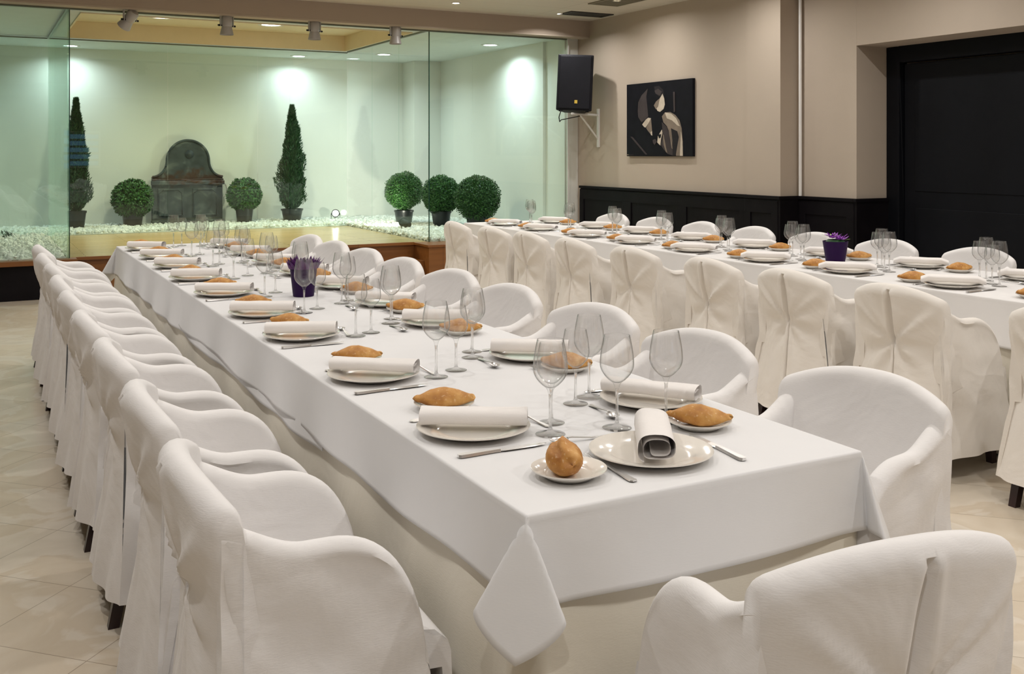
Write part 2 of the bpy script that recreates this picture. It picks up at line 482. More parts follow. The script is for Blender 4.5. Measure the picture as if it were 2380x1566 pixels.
def iron_mat():
    m, nt, p = mat_base('weathered_cast_iron')
    tc = N(nt, 'ShaderNodeTexCoord')
    n1 = N(nt, 'ShaderNodeTexNoise'); n1.inputs['Scale'].default_value = 5; n1.inputs['Detail'].default_value = 8; n1.inputs['Distortion'].default_value = 0.8
    nt.links.new(tc.outputs['Object'], n1.inputs['Vector'])
    c1 = ramp(nt, n1.outputs['Fac'], [(0.35, (0.025, 0.035, 0.04)), (0.55, (0.055, 0.07, 0.075)), (0.72, (0.16, 0.18, 0.17))])
    sp = N(nt, 'ShaderNodeSeparateXYZ'); nt.links.new(tc.outputs['Object'], sp.inputs[0])
    n2 = N(nt, 'ShaderNodeTexNoise'); n2.inputs['Scale'].default_value = 9; n2.inputs['Detail'].default_value = 6
    nt.links.new(tc.outputs['Object'], n2.inputs['Vector'])
    ad = N(nt, 'ShaderNodeMath', operation='MULTIPLY_ADD'); nt.links.new(n2.outputs['Fac'], ad.inputs[0]); ad.inputs[1].default_value = 0.45
    nt.links.new(sp.outputs['Z'], ad.inputs[2])
    c2 = ramp(nt, ad.outputs[0], [(0.76, (0, 0, 0)), (0.84, (1, 1, 1)), (1.0, (1, 1, 1)), (1.12, (0, 0, 0))]) if False else None
    # rust band around the shoulder, a stain with a shape of its own
    mr = N(nt, 'ShaderNodeMapRange'); mr.inputs['From Min'].default_value = 0.80; mr.inputs['From Max'].default_value = 1.02
    nt.links.new(ad.outputs[0], mr.inputs['Value'])
    pp = N(nt, 'ShaderNodeMath', operation='PINGPONG'); nt.links.new(mr.outputs[0], pp.inputs[0]); pp.inputs[1].default_value = 0.5
    m2 = N(nt, 'ShaderNodeMath', operation='MULTIPLY'); nt.links.new(pp.outputs[0], m2.inputs[0]); m2.inputs[1].default_value = 2.4; m2.use_clamp = True
    mx = N(nt, 'ShaderNodeMixRGB'); nt.links.new(m2.outputs[0], mx.inputs[0]); nt.links.new(c1, mx.inputs[1]); mx.inputs[2].default_value = (0.055, 0.022, 0.012, 1)
    nt.links.new(mx.outputs[0], p.inputs['Base Color'])
    p.inputs['Roughness'].default_value = 0.6; p.inputs['Metallic'].default_value = 0.3
    bp = N(nt, 'ShaderNodeBump'); bp.inputs['Strength'].default_value = 0.5; bp.inputs['Distance'].default_value = 0.01
    nt.links.new(n2.outputs['Fac'], bp.inputs['Height']); nt.links.new(bp.outputs[0], p.inputs['Normal'])
    return m


M['iron'] = iron_mat()

# ------------------------------------------------------------------ room shell
WX = 6.90      # picture wall
YG = 11.05     # front glass plane
YI = 14.05     # inner glass plane
YB = 15.45     # garden back wall
GL, GR = 0.84, 4.78   # stage alcove glass returns
GZ = 0.39      # stage height
GC = 2.92      # garden ceiling height

struct('floor', MB().box(-5.5, 7.6, -4.5, 15.5, -0.1, 0.0), M['floor'])
struct('wall_rear', MB().box(-5.5, 7.75, -4.7, -4.5, 0, CH), M['wall'])
struct('wall_left', MB().box(-5.7, -5.5, -4.7, 15.65, 0, CH + 0.1), M['wall'])
ceil = MB().box(-5.5, 7.75, -4.5, 10.85, CH, CH + 0.1)
struct('ceiling', ceil, M['ceiling'])
# beam over the glazing
struct('beam_soffit', MB().box(-5.5, WX, 10.85, 11.12, 2.925, CH + 0.1), M['beam'])
struct('trim_beam', MB().box(-5.5, WX, 10.85, 11.02, 2.905, 2.924), M['wall'])
# picture wall: segment with slight pilaster, recess, reveal
struct('wall_right', MB().box(WX, WX + 0.9, 7.87, 11.6, 0, CH), M['wall'])
struct('wall_pilaster', MB().box(WX - 0.02, WX + 0.9, 7.39, 7.869, 0, CH), M['wall'])
struct('wall_right_recess', MB().box(7.12, 7.8, 6.66, 7.389, 0, CH), M['wall'])
struct('wall_right_lintel', MB().box(7.12, 7.8, 2.0, 6.659, 2.43, CH), M['wall'])
struct('wall_right_near', MB().box(7.12, 7.8, -4.5, 1.999, 0, CH), M['wall'])
struct('wall_door_side', MB().box(7.62, 7.8, 2.0, 6.659, 0, 2.429), M['wall'])


# wainscot
def wains(name, x, y0, y1):
    mb = MB()
    mb.box(x - 0.025, x - 0.0005, y0, y1, 0.0, 1.0)
    mb.box(x - 0.05, x - 0.0005, y0 - 0.0, y1, 1.0, 1.03)
    mb.box(x - 0.036, x - 0.026, y0, y1, 0.86, 0.985)
    mb.box(x - 0.036, x - 0.026, y0, y1, 0.0, 0.14)
    n = max(1, round((y1 - y0) / 1.2))
    for i in range(n + 1):
        yc = y0 + (y1 - y0) * i / n
        a, b = max(y0, yc - 0.09), min(y1, yc + 0.09)
        mb.box(x - 0.036, x - 0.026, a, b, 0.14, 0.86)
    o = mb.ob(name, M['black'], bevel=0.003)
    return tag(o, kind='structure')


wains('wainscot_panel', WX, 7.87, 11.03)
wains('wainscot_panel', WX - 0.02, 7.39, 7.869)
wains('wainscot_panel', 7.12, 6.66, 7.36)
mb = MB().box(WX - 0.05, 7.119, 7.361, 7.389, 0, 1.0).box(WX - 0.07, 7.119, 7.352, 7.389, 1.0, 1.03)
struct('wainscot_return', mb, M['black'])
mb = MB().box(7.09, 7.50, 6.63, 6.659, 0, 1.0).box(7.07, 7.51, 6.62, 6.659, 1.0, 1.03)
struct('wainscot_return', mb, M['black'])

# dark double door in the reveal
dr = empty('door_1', (7.53, 4.3, 0)); tag(dr, kind='structure')
fr = MB().box(-0.03, 0.08, 2.21, 2.355, 0, 2.425).box(-0.03, 0.08, -2.29, 2.21, 2.28, 2.425).box(-0.03, 0.08, -2.29, -2.15, 0, 2.28)
fr.ob('door_frame', M['door_black'], dr, bevel=0.006)
for k, (a, b) in enumerate(((0.03, 2.19), (-2.13, 0.01))):
    lf = MB().box(0.02, 0.07, a, b, 0.005, 2.265)
    for z0, z1 in ((0.25, 0.95), (1.1, 2.1)):
        lf.box(0.012, 0.02, a + 0.12, b - 0.12, z0, z1)
    lo = lf.ob('door_leaf', M['door_black'], dr, bevel=0.004)

# pipe in the corner
t = MB().tube([(7.085, 7.335, 1.032), (7.085, 7.335, CH - 0.001)], 0.016, 14).ob('wall_pipe', M['ring'], smooth=True)
tag(t, 'thin white vertical pipe in the wall corner beside the dark doorway', 'pipe')

# ------------------------------------------------------------------ garden shell
struct('wall_garden_back', MB().box(-5.5, 7.6, YB, YB + 0.2, 0, CH + 0.3), M['gwall'])
struct('wall_garden_right', MB().box(6.66, 6.899, 11.62, YB - 0.001, 0, CH), M['gwall'])
struct('wall_garden_pillar', MB().box(6.70, 6.899, 11.13, 11.619, 0, CH), M['gwall'])
struct('garden_column', MB().box(6.2, 6.659, 14.95, YB - 0.001, GZ, GC - 0.001), M['gwall'])
gc = MB()
RX0, RX1, RY0, RY1 = 0.98, 4.72, 11.42, YI - 0.1
gc.box(-5.5, RX0, 11.12, YB, GC, GC + 0.05); gc.box(RX1, 6.899, 11.12, YB, GC, GC + 0.05)
gc.box(RX0, RX1, 11.12, RY0, GC, GC + 0.05); gc.box(RX0, RX1, RY1, YB, GC, GC + 0.05)
struct('ceiling_garden', gc, M['gceiling'])
rc = MB()
rc.box(RX0 - 0.02, RX1 + 0.02, RY0 - 0.02, RY1 + 0.02, 3.125, 3.16)
rc.box(RX0 + 0.001, RX0 + 0.02, RY0 + 0.001, RY1 - 0.001, GC - 0.012, 3.124); rc.box(RX1 - 0.02, RX1 - 0.001, RY0 + 0.001, RY1 - 0.001, GC - 0.012, 3.124)
rc.box(RX0 + 0.02, RX1 - 0.02, RY0 + 0.001, RY0 + 0.02, GC - 0.012, 3.124); rc.box(RX0 + 0.02, RX1 - 0.02, RY1 - 0.02, RY1 - 0.001, GC - 0.012, 3.124)
struct('ceiling_stage_recess', rc, M['recess'])

# stage: platform, deck, steps, faces
struct('stage_platform', MB().box(-5.5, 6.89, 11.16, YB - 0.001, 0.001, GZ - 0.021).box(-5.5, GL + 0.06, 10.98, 11.16, 0.001, GZ - 0.051), M['black'])
struct('stage_deck', MB().box(GL + 0.0, GR, 11.13, YI + 0.02, GZ - 0.02, GZ), M['deck'])
struct('trim_stage_left', MB().box(-5.5, GL + 0.07, 10.94, 11.12, GZ - 0.05, GZ), M['stage_wood'], bevel=0.004)
st = MB().box(GL + 0.07, 4.62, 11.14, 11.159, 0.002, GZ - 0.02)
st.box(GL + 0.07, 4.62, 10.84, 11.14, 0.002, 0.2)
st.box(4.62, 6.85, 10.70, 11.159, 0.002, GZ - 0.03)
struct('stage_steps', st, M['stage_wood'], bevel=0.004)
struct('trim_stage_right', MB().box(4.60, 6.85, 10.68, 11.12, GZ - 0.03, GZ), M['stage_wood'], bevel=0.004)
struct('trim_stage_step', MB().box(GL + 0.07, 4.60, 11.10, 11.135, GZ - 0.03, GZ + 0.002), M['stage_wood'])

# glazing
PT = 0.012


def pane(name, x0, x1, y0, y1, mat, z0=GZ + 0.002, z1=GC - 0.03):
    return tag(MB().box(x0, x1, y0, y1, z0, z1).ob(name, mat), kind='structure')


pane('window_1', -2.4, GL, YG, YG + PT, M['pane2'])
pane('window_2', -5.4, -2.41, YG, YG + PT, M['pane2'])
pane('window_3', GR, 6.69, YG, YG + PT, M['pane'])
pane('window_4', GL - PT, GL, YG + PT + 0.003, YI - 0.003, M['pane'])
for i, (a, b) in enumerate(((11.065, 12.05), (12.056, 13.03), (13.036, YI - 0.003))):
    pane('window_%d' % (5 + i), GR, GR + PT, a, b, M['pane3'])
xs = [-3.0, -1.1, GL, 2.28, 3.48, GR + 0.0]
for i in range(5):
    pane('window_%d' % (8 + i), xs[i] + 0.003, xs[i + 1] - 0.003, YI, YI + PT, M['pane'])
# rails and dark joints
rl = MB()
rl.box(-5.4, 6.68, YG - 0.012, YG + 0.028, GC - 0.03, GC - 0.001)
struct('trim_front_rail', rl, M['rail'])
struct('trim_left_rail', MB().box(GL - 0.025, GL + 0.012, YG + 0.03, YI - 0.02, GC - 0.03, GC - 0.013), M['rail'])
struct('trim_inner_rail', MB().box(-3.0, GR, YI - 0.012, YI + 0.024, GC - 0.028, GC - 0.013), M['rail'])
struct('trim_right_rail', MB().box(GR - 0.01, GR + 0.02, YG + 0.03, YI - 0.02, GC - 0.02, GC - 0.001), M['rail'])
struct('trim_left_joint', MB().box(GL + 0.001, GL + 0.010, YG - 0.001, YG + PT + 0.002, GZ + 0.001, GC - 0.03), M['edge'])
struct('trim_right_joint', MB().box(GR - 0.010, GR - 0.001, YG - 0.001, YG + PT, GZ + 0.001, GC - 0.03), M['edge'])
struct('trim_glass_end', MB().box(6.692, 6.71, YG - 0.01, YG + 0.02, GZ + 0.001, GC - 0.001), M['ring'])


# ------------------------------------------------------------------ pebbles
def pebbles():
    rs = np.random.RandomState(3)
    regs = [(-2.6, GL - 0.04, 11.08, 14.0, 6500), (-2.6, 6.64, 14.1, 15.42, 12500), (GR + 0.03, 6.64, 11.09, 14.1, 9000)]
    t = (1 + 5 ** 0.5) / 2
    ico = np.array([(-1, t, 0), (1, t, 0), (-1, -t, 0), (1, -t, 0), (0, -1, t), (0, 1, t), (0, -1, -t), (0, 1, -t), (t, 0, -1), (t, 0, 1), (-t, 0, -1), (-t, 0, 1)], float)
    ico /= np.linalg.norm(ico[0])
    ft = np.array([(0, 11, 5), (0, 5, 1), (0, 1, 7), (0, 7, 10), (0, 10, 11), (1, 5, 9), (5, 11, 4), (11, 10, 2), (10, 7, 6), (7, 1, 8), (3, 9, 4), (3, 4, 2), (3, 2, 6), (3, 6, 8), (3, 8, 9), (4, 9, 5), (2, 4, 11), (6, 2, 10), (8, 6, 7), (9, 8, 1)])
    P = []
    for x0, x1, y0, y1, n in regs:
        P.append(np.stack([rs.uniform(x0, x1, n), rs.uniform(y0, y1, n), GZ + rs.uniform(0.0, 0.04, n)], 1))
    P = np.concatenate(P)
    P = P[~((P[:, 0] > 6.14) & (P[:, 1] > 14.89)) & ~((P[:, 0] > 2.20) & (P[:, 0] < 3.34) & (P[:, 1] > 15.19)) & (P[:, 1] < 15.40)]
    n = len(P)
    # the bank behind the left pane rises a little towards the inner glass
    S = rs.uniform(0.014, 0.032, (n, 1)) * rs.uniform(0.7, 1.3, (n, 3))
    ang = rs.uniform(0, 6.28, n)
    V = ico[None] * S[:, None, :] * rs.uniform(0.8, 1.2, (n, 12, 1))
    c, s = np.cos(ang)[:, None], np.sin(ang)[:, None]
    Vx = V[..., 0] * c - V[..., 1] * s; Vy = V[..., 0] * s + V[..., 1] * c
    V = np.stack([Vx, Vy, V[..., 2]], -1) + P[:, None, :]
    Fc = (ft[None] + (np.arange(n) * 12)[:, None, None]).reshape(-1, 3)
    return fast_mesh('white_pebbles', V.reshape(-1, 3), Fc, M['pebble'])


tag(ob('white_pebbles', pebbles()), 'bed of white marble pebbles behind the glass around the stage', 'pebbles', kind='stuff')
struct('garden_bed', MB().box(-5.4, GL - 0.03, 11.09, YB - 0.002, GZ - 0.02, GZ + 0.012).box(GL - 0.03, 6.65, YI + 0.03, YB - 0.002, GZ - 0.02, GZ + 0.012)
       .box(GR + 0.03, 6.65, 11.09, YI + 0.03, GZ - 0.02, GZ + 0.012), M['gwall'])


# ------------------------------------------------------------------ downlights
def make_downlight(r, lens):
    e = empty('ceiling_downlight')
    MB().lathe([(r * 0.82, -0.001), (r * 0.86, -0.008), (r * 1.12, -0.010), (r * 1.18, -0.004), (r * 1.18, -0.0005), (r * 0.84, -0.0005)], 28, closed=True).ob('trim_ring', M['ring'], e, smooth=True)
    MB().lathe([(0.0001, -0.004), (r * 0.8, -0.004), (r * 0.8, -0.001), (0.0001, -0.001)], 28).ob('lens', lens, e, smooth=True)
    return e


def lamp(loc, power, col, size, spread=150, parent=None):
    d = bpy.data.lights.new('lamp', 'AREA'); d.shape = 'DISK'; d.size = size; d.energy = power; d.color = col; d.spread = math.radians(spread)
    o = bpy.data.objects.new('lamp', d); COL.objects.link(o); o.location = loc
    if parent: o.parent = parent
    return o


DL = []


def place_dl(x, y, z, r, lens, power, col, label, group, spread=150, proto={}):
    key = (r, lens.name)
    if key not in proto:
        e = make_downlight(r, lens); proto[key] = e; e.location = (x, y, z)
        lp = lamp((0, 0, -0.014), power, col, r * 1.5, spread, e)
    else:
        src = proto[key]
        e = src.copy(); COL.objects.link(e); e.location = (x, y, z)
        for ch in src.children:
            if ch.type == 'MESH':
                c = ch.copy(); COL.objects.link(c); c.parent = e
        lp = lamp((0, 0, -0.014), power, col, r * 1.5, spread, e)
    tag(e, label, 'ceiling light', group)
    return e


g_room = 'small recessed spotlights in the dining room ceiling'
place_dl(4.73, 10.2, CH, 0.046, M['lamp_warm'], ROOM_W, WARM, 'small round ceiling spotlight beside the beam, above the end of the near table glazing', g_room)
place_dl(6.2, 10.4, CH, 0.046, M['lamp_warm'], ROOM_W, WARM, 'small round ceiling spotlight just beside the black loudspeaker', g_room)
for x in (-0.4, 1.4, 3.1, 4.9, 6.2):
    for y in (-0.4, 1.7, 3.6, 5.5, 7.4, 9.2):
        k = (0.62 if x in (1.4, 4.9) else 1.15) * (1.7 if y < 0 else 1.0)
        lab = 'small recessed ceiling spotlight, %s row from the picture wall, %s from the glazing' % (
            ['first', 'second', 'third', 'fourth', 'fifth'][[6.2, 4.9, 3.1, 1.4, -0.4].index(x)], ['first', 'second', 'third', 'fourth', 'fifth', 'sixth'][[9.2, 7.4, 5.5, 3.6, 1.7, -0.4].index(y)])
        place_dl(x, y, CH, 0.046, M['lamp_warm'], ROOM_W * k, WARM, lab, g_room, spread=165)

g_gard = 'round downlights in the garden ceiling'
for x, y, lab in ((1.16, 15.05, 'round downlight above the cypress standing beside the glass corner'),
                  (4.35, 15.05, 'round downlight above the fully visible cypress'),
                  (5.4, 14.2, 'round downlight before the garden corner, between cypress and box balls'),
                  (6.2, 12.26, 'round downlight near the side wall above the three box balls'),
                  (-1.2, 15.05, 'round downlight in the garden ceiling behind the end glass pane')):
    place_dl(x, y, GC, 0.11, M['lamp_cool'], GARDEN_W * {1.16: 0.55, 4.35: 0.5, -1.2: 1.4}.get(x, 1.05), COOL, lab, g_gard, spread=150)
for x, y, lab in ((2.04, 13.0, 'large warm downlight in the beige stage recess nearer the glass corner'), (3.42, 13.1, 'large warm downlight in the beige stage recess farther from the glass corner')):
    place_dl(x, y, 3.124, 0.145, M['lamp_warm'], 42, (1, 0.88, 0.66), lab, 'warm downlights in the stage recess')

# ------------------------------------------------------------------ plants
def leaf_cloud(name, P, D, L, W, mat, seed=1, fold=0.25):
    """P centres (n,3); D outward directions (n,3); leaf length L, width W (n)"""
    rs = np.random.RandomState(seed)
    n = len(P)
    D = D / np.linalg.norm(D, axis=1, keepdims=True)
    R = rs.normal(size=(n, 3)); S = np.cross(D, R); S /= np.linalg.norm(S, axis=1, keepdims=True)
    U = np.cross(D, S)
    L = np.broadcast_to(L, (n,))[:, None]; W = np.broadcast_to(W, (n,))[:, None]
    a = P - D * L * 0.5; b = P + S * W * 0.5 + U * W * fold; c = P + D * L * 0.5; d = P - S * W * 0.5 + U * W * fold
    V = np.stack([a, b, c, d], 1).reshape(-1, 3)
    i = np.arange(n)[:, None] * 4
    Fc = np.concatenate([i + [[0, 1, 2]], i + [[0, 2, 3]]], 0)
    return fast_mesh(name, V, Fc, mat)


def pot(r0, r1, h, parent):
    return MB().lathe([(r0 * 0.9, 0.0), (r0, 0.0), (r1, h * 0.88), (r1 * 1.06, h * 0.88), (r1 * 1.07, h), (r1 * 0.97, h), (r1 * 0.94, h * 0.9), (0.001, h * 0.88)], 36).ob(
        'pot', M['plastic_pot'], parent, smooth=True)


def box_ball(x, y, R, zc, label, seed, potr, poth, leafs=7000, mat='box_leaf', ls=0.026):
    z0 = GZ + 0.02
    e = empty('boxwood_ball', (x, y, z0), seed); tag(e, label, 'potted plant', 'clipped box balls in dark pots')
    rs = np.random.RandomState(seed)
    d = rs.normal(size=(leafs, 3)); d /= np.linalg.norm(d, axis=1, keepdims=True)
    lump = np.array([noise.noise(Vector(v * 3.0) + Vector((seed, 0, 0))) for v in d])
    rad = R * (0.96 + 0.10 * lump) * (1.03 - 0.22 * rs.uniform(0, 1, leafs))
    P = d * rad[:, None] + [0, 0, zc - z0]
    D = d * 0.9 + rs.normal(size=(leafs, 3)) * 0.75
    ob('foliage', leaf_cloud('foliage', P, D, rs.uniform(0.8, 1.3, leafs) * ls, ls * 0.6, M[mat], seed), e)
    MB().lathe([(0.0001, -R * 0.86), (R * 0.45, -R * 0.65), (R * 0.7, -R * 0.35), (R * 0.78, 0), (R * 0.7, R * 0.35), (R * 0.45, R * 0.65), (0.0001, R * 0.8)], 20, (0, 0, zc - z0)).ob('twigs', M['cyp_leaf'], e, smooth=True)
    MB().tube([(0, 0, poth * 0.8), (0.01, 0, zc - z0 - R * 0.5)], 0.014).ob('stem', M['stem'], e, smooth=True)
    pot(potr * 0.8, potr, poth, e)
    return e


def cypress(x, y, top, rmax, label, seed, potr, poth, spiral=False):
    z0 = GZ + 0.02
    e = empty('cypress', (x, y, z0), seed); tag(e, label, 'potted plant', 'slim cypresses in dark pots')
    rs = np.random.RandomState(seed)
    H0 = poth + 0.02; Ht = top - z0
    n = 11000
    t = rs.uniform(0, 1, n) ** 0.85
    prof = rmax * np.clip(np.minimum((t + 0.03) * 7, 1), 0, 1) * np.clip(1.0 - np.clip(t - 0.30, 0, 1) / 0.73, 0.0, 1) ** 0.95
    a = rs.uniform(0, 2 * np.pi, n)
    lump = np.array([noise.noise(Vector((math.cos(q) * 1.6, math.sin(q) * 1.6, u * 7 + seed))) for q, u in zip(a, t)])
    r = (prof * (0.95 + 0.55 * lump) + 0.008) * (1.08 - 0.5 * rs.uniform(0, 1, n))
    P = np.stack([r * np.cos(a), r * np.sin(a), H0 + t * (Ht - H0) - 0.03], 1)
    D = np.stack([np.cos(a) * 0.55, np.sin(a) * 0.55, np.full(n, 0.9)], 1) + rs.normal(size=(n, 3)) * 0.35
    ob('foliage', leaf_cloud('foliage', P, D, rs.uniform(0.04, 0.085, n), 0.014, M['cyp_leaf'], seed, 0.1), e)
    core = [(0.0001, H0 - 0.01)] + [(rmax * k, H0 + u * (Ht - H0)) for u, k in ((0.02, 0.2), (0.10, 0.45), (0.3, 0.55), (0.5, 0.42), (0.7, 0.26), (0.85, 0.12), (0.93, 0.05))] + [(0.0001, H0 + 0.95 * (Ht - H0))]
    MB().lathe(core, 18).ob('twigs', M['cyp_leaf'], e, smooth=True)
    MB().tube([(0, 0, poth * 0.8), (0, 0, H0 + 0.2)], 0.016).ob('stem', M['stem'], e, smooth=True)
    pot(potr * 0.78, potr, poth, e)
    return e


cypress(1.225, 14.90, 2.22, 0.175, 'slim potted cypress partly hidden at the dark glass corner joint', 5, 0.125, 0.25)
cypress(4.22, 14.95, 2.19, 0.205, 'slim potted cypress standing fully in view beyond the purple pot', 9, 0.155, 0.20)
box_ball(1.97, 15.05, 0.285, 0.80, 'small box ball in a dark pot between the cypress and the iron wall fountain', 3, 0.145, 0.24, 4200, 'box_leaf', 0.050)
box_ball(3.52, 15.0, 0.255, 0.83, 'small box ball in a dark pot just beside the tap ring of the iron fountain', 4, 0.13, 0.28, 4200, 'box_leaf', 0.048)
box_ball(5.50, 13.65, 0.285, 0.90, 'large box ball nearest the cypress, first of the three beside the side wall', 11, 0.135, 0.21, 9000)
box_ball(5.80, 13.0, 0.285, 0.86, 'large box ball in the middle of the row of three', 12, 0.135, 0.22, 9000)
box_ball(6.05, 12.35, 0.325, 0.83, 'largest box ball, nearest the far table in the row of three', 13, 0.16, 0.24, 10000, 'box_leaf_dark')
# sprig poking out of the gravel by the corner
e = empty('gravel_sprig', (0.35, 13.6, GZ + 0.02)); tag(e, 'small dark sprig poking out of the white pebbles behind the end pane', 'plant')
rs = np.random.RandomState(2)
P = np.stack([rs.uniform(-0.07, 0.07, 40), rs.uniform(-0.05, 0.05, 40), rs.uniform(0.01, 0.10, 40)], 1)
ob('foliage', leaf_cloud('foliage', P, rs.normal(size=(40, 3)) + [0, 0, 1], 0.05, 0.016, M['cyp_leaf'], 2), e)


# ------------------------------------------------------------------ cast iron wall fountain
def fountain():
    x0, x1, yb = 2.27, 3.27, 15.36
    cx = (x0 + x1) / 2
    e = empty('iron_wall_fountain', (cx, yb, GZ + 0.01))
    tag(e, 'weathered cast iron fountain back with a round arched top, between two small box balls', 'fountain')
    H1, H2, ra = 0.70, 1.235, 0.30          # shoulder height, top height, arch radius
    zc = H2 - ra
    right = [(0.5, 0.0), (0.5, H1)]
    for i in range(1, 9):
        t = i / 9.0
        right.append((0.5 - (0.5 - ra) * (1 - (1 - t) ** 1.8) , H1 + (zc - H1) * t ** 1.7))
    for i in range(0, 15):
        a = math.pi / 2 * i / 14
        right.append((ra * math.cos(a), zc + ra * math.sin(a)))
    poly = right + [(-x, z) for x, z in reversed(right[:-1])]
    MB().prism(poly, 'y', -0.05, 0.04).ob('back_plate', M['iron'], e, bevel=0.008)
    rim = [Vector((x, -0.06, z)) for x, z in right[1:]] + [Vector((-x, -0.06, z)) for x, z in reversed(right[1:-1])]
    MB().tube(rim, 0.016, 8).ob('arch_moulding', M['iron'], e, smooth=True)
    MB().box(-0.52, 0.52, -0.10, -0.05, H1 - 0.12, H1 - 0.055).box(-0.51, 0.51, -0.085, -0.05, H1 - 0.055, H1 - 0.03).box(-0.52, 0.52, -0.11, -0.05, 0, 0.07).ob('cornice', M['iron'], e, bevel=0.01)
    for s in (-1, 1):
        c = s * 0.245
        p = MB(); p.box(c - 0.18, c + 0.18, -0.068, -0.05, 0.12, 0.53)
        q = p.ob('raised_panel', M['iron'], e, bevel=0.012)
        fr = [(c - 0.16, -0.075, 0.14), (c - 0.16, -0.075, 0.46), (c - 0.10, -0.075, 0.51), (c + 0.10, -0.075, 0.51), (c + 0.16, -0.075, 0.46), (c + 0.16, -0.075, 0.14), (c - 0.16, -0.075, 0.14)]
        MB().tube(fr, 0.009, 8).ob('panel_moulding', M['iron'], q, smooth=True)
    MB().lathe([(0.001, 0), (0.05, 0.005), (0.06, 0.02), (0.03, 0.05), (0.001, 0.06)], 16).ob('rosette', M['iron'], e, smooth=True, loc=(0.02, -0.05, 1.03), rot=(math.pi / 2, 0, 0))
    ringp = [(0.505 + 0.05 * math.sin(a) , -0.07, 0.50 + 0.10 * math.cos(a)) for a in [math.pi * k / 12 for k in range(0, 13)]]
    MB().tube([(0.42, -0.09, 0.60)] + ringp, 0.009, 8).ob('tap_ring', M['grey_metal'], e, smooth=True)


fountain()


# ------------------------------------------------------------------ garden ground spots
def ground_spot(loc, aim, label, power, housing=True):
    e = empty('garden_spotlight', loc, math.atan2(aim[1] - loc[1], aim[0] - loc[0])); tag(e, label, 'garden spotlight', 'ground spotlights in the pebbles')
    tilt = math.atan2(aim[2] - loc[2] - 0.08, math.hypot(aim[0] - loc[0], aim[1] - loc[1]))
    h = MB().lathe([(0.001, -0.09), (0.035, -0.09), (0.05, -0.06), (0.055, 0.05), (0.062, 0.055), (0.062, 0.07), (0.05, 0.07), (0.05, 0.055), (0.001, 0.055)], 24).ob(
        'housing', M['spk'], e, smooth=True, loc=(0, 0, 0.085), rot=(0, math.pi / 2 - tilt, 0))
    MB().lathe([(0.001, 0.058), (0.048, 0.058), (0.048, 0.062), (0.001, 0.064)], 24).ob('lens', M['spot_lens'], e, smooth=True, loc=(0, 0, 0.085), rot=(0, math.pi / 2 - tilt, 0))
    MB().tube([(0, -0.065, 0.085), (0, -0.065, 0.0), (0, 0.065, 0.0), (0, 0.065, 0.085)], 0.006, 6).ob('bracket', M['spk'], e)
    d = bpy.data.lights.new('lamp', 'SPOT'); d.energy = power; d.color = (1.0, 0.93, 0.78); d.spot_size = math.radians(95); d.spot_blend = 0.7; d.shadow_soft_size = 0.03
    o = bpy.data.objects.new('lamp', d); COL.objects.link(o); o.parent = e
    v = Vector((math.cos(tilt), 0, math.sin(tilt)))
    o.location = Vector((0, 0, 0.085)) + v * 0.085
    o.rotation_euler = v.to_track_quat('-Z', 'Y').to_euler()


ground_spot((5.16, 12.75, GZ + 0.02), (4.5, 15.4, 1.1), 'black ground spotlight in the pebbles before the first large box ball', 70)
ground_spot((4.93, 15.05, GZ + 0.04), (0.0, 0.0, 1.45), 'bright ground spotlight facing the room beside the fully visible cypress', 2.0)
ground_spot((5.98, 13.35, GZ + 0.02), (5.7, 13.6, 0.9), 'small ground spotlight glowing behind the middle box ball', 5)


# ------------------------------------------------------------------ theatre spots under the beam
def stage_spot():
    e = empty('stage_spotlight')
    MB().box(-0.075, 0.075, -0.012, 0.012, -0.012, -0.0005).box(-0.077, -0.068, -0.010, 0.010, -0.13, -0.012).box(0.068, 0.077, -0.010, 0.010, -0.13, -0.012).ob('yoke', M['grey_metal'], e)
    MB().lathe([(0.001, 0.085), (0.045, 0.085), (0.056, 0.07), (0.058, -0.02), (0.052, -0.03), (0.056, -0.045), (0.072, -0.115), (0.070, -0.118), (0.052, -0.05), (0.001, -0.045)], 28).ob(
        'can', M['grey_metal'], e, smooth=True, loc=(0, 0, -0.10))
    for s in (-1, 1):
        MB().tube([(s * 0.055, 0, -0.12), (s * 0.10, 0, -0.12)], 0.010, 8).ob('knob', M['spk'], e, smooth=True)
    MB().tube([(0.0, 0.03, -0.02), (0.03, 0.045, -0.04), (0.0, 0.05, -0.07), (-0.03, 0.03, -0.06)], 0.004, 6).ob('cable', M['spk'], e, smooth=True)
    return e


s0 = stage_spot()
GS = 'grey stage spotlights under the beam'
spx = ((302, 'grey stage spotlight tilted forward, nearest the glass corner'), (527, 'grey stage spotlight second from the dark glass corner'),
       (731, 'grey stage spotlight third from the dark glass corner'), (919, 'grey stage spotlight farthest from the glass corner, showing a lit rim'))
for i, (px, lab) in enumerate(spx):
    q = (px - 1190) / F_PX
    sY, cY = math.sin(YAW), math.cos(YAW)
    d_ = 10.93 / (cY - q * sY)
    X_ = d_ * (sY + q * cY)
    s1 = s0 if i == 0 else dup(s0, (0, 0, 0), 0)
    s1.location = (X_, 10.93, 2.925)
    s1.rotation_euler[2] = 0.25 if i else 0.5
    tag(s1, lab, 'spotlight', GS)
for ch in s0.children:
    if ch.name.startswith('can'): ch.rotation_euler = (0.75, 0.2, 0)

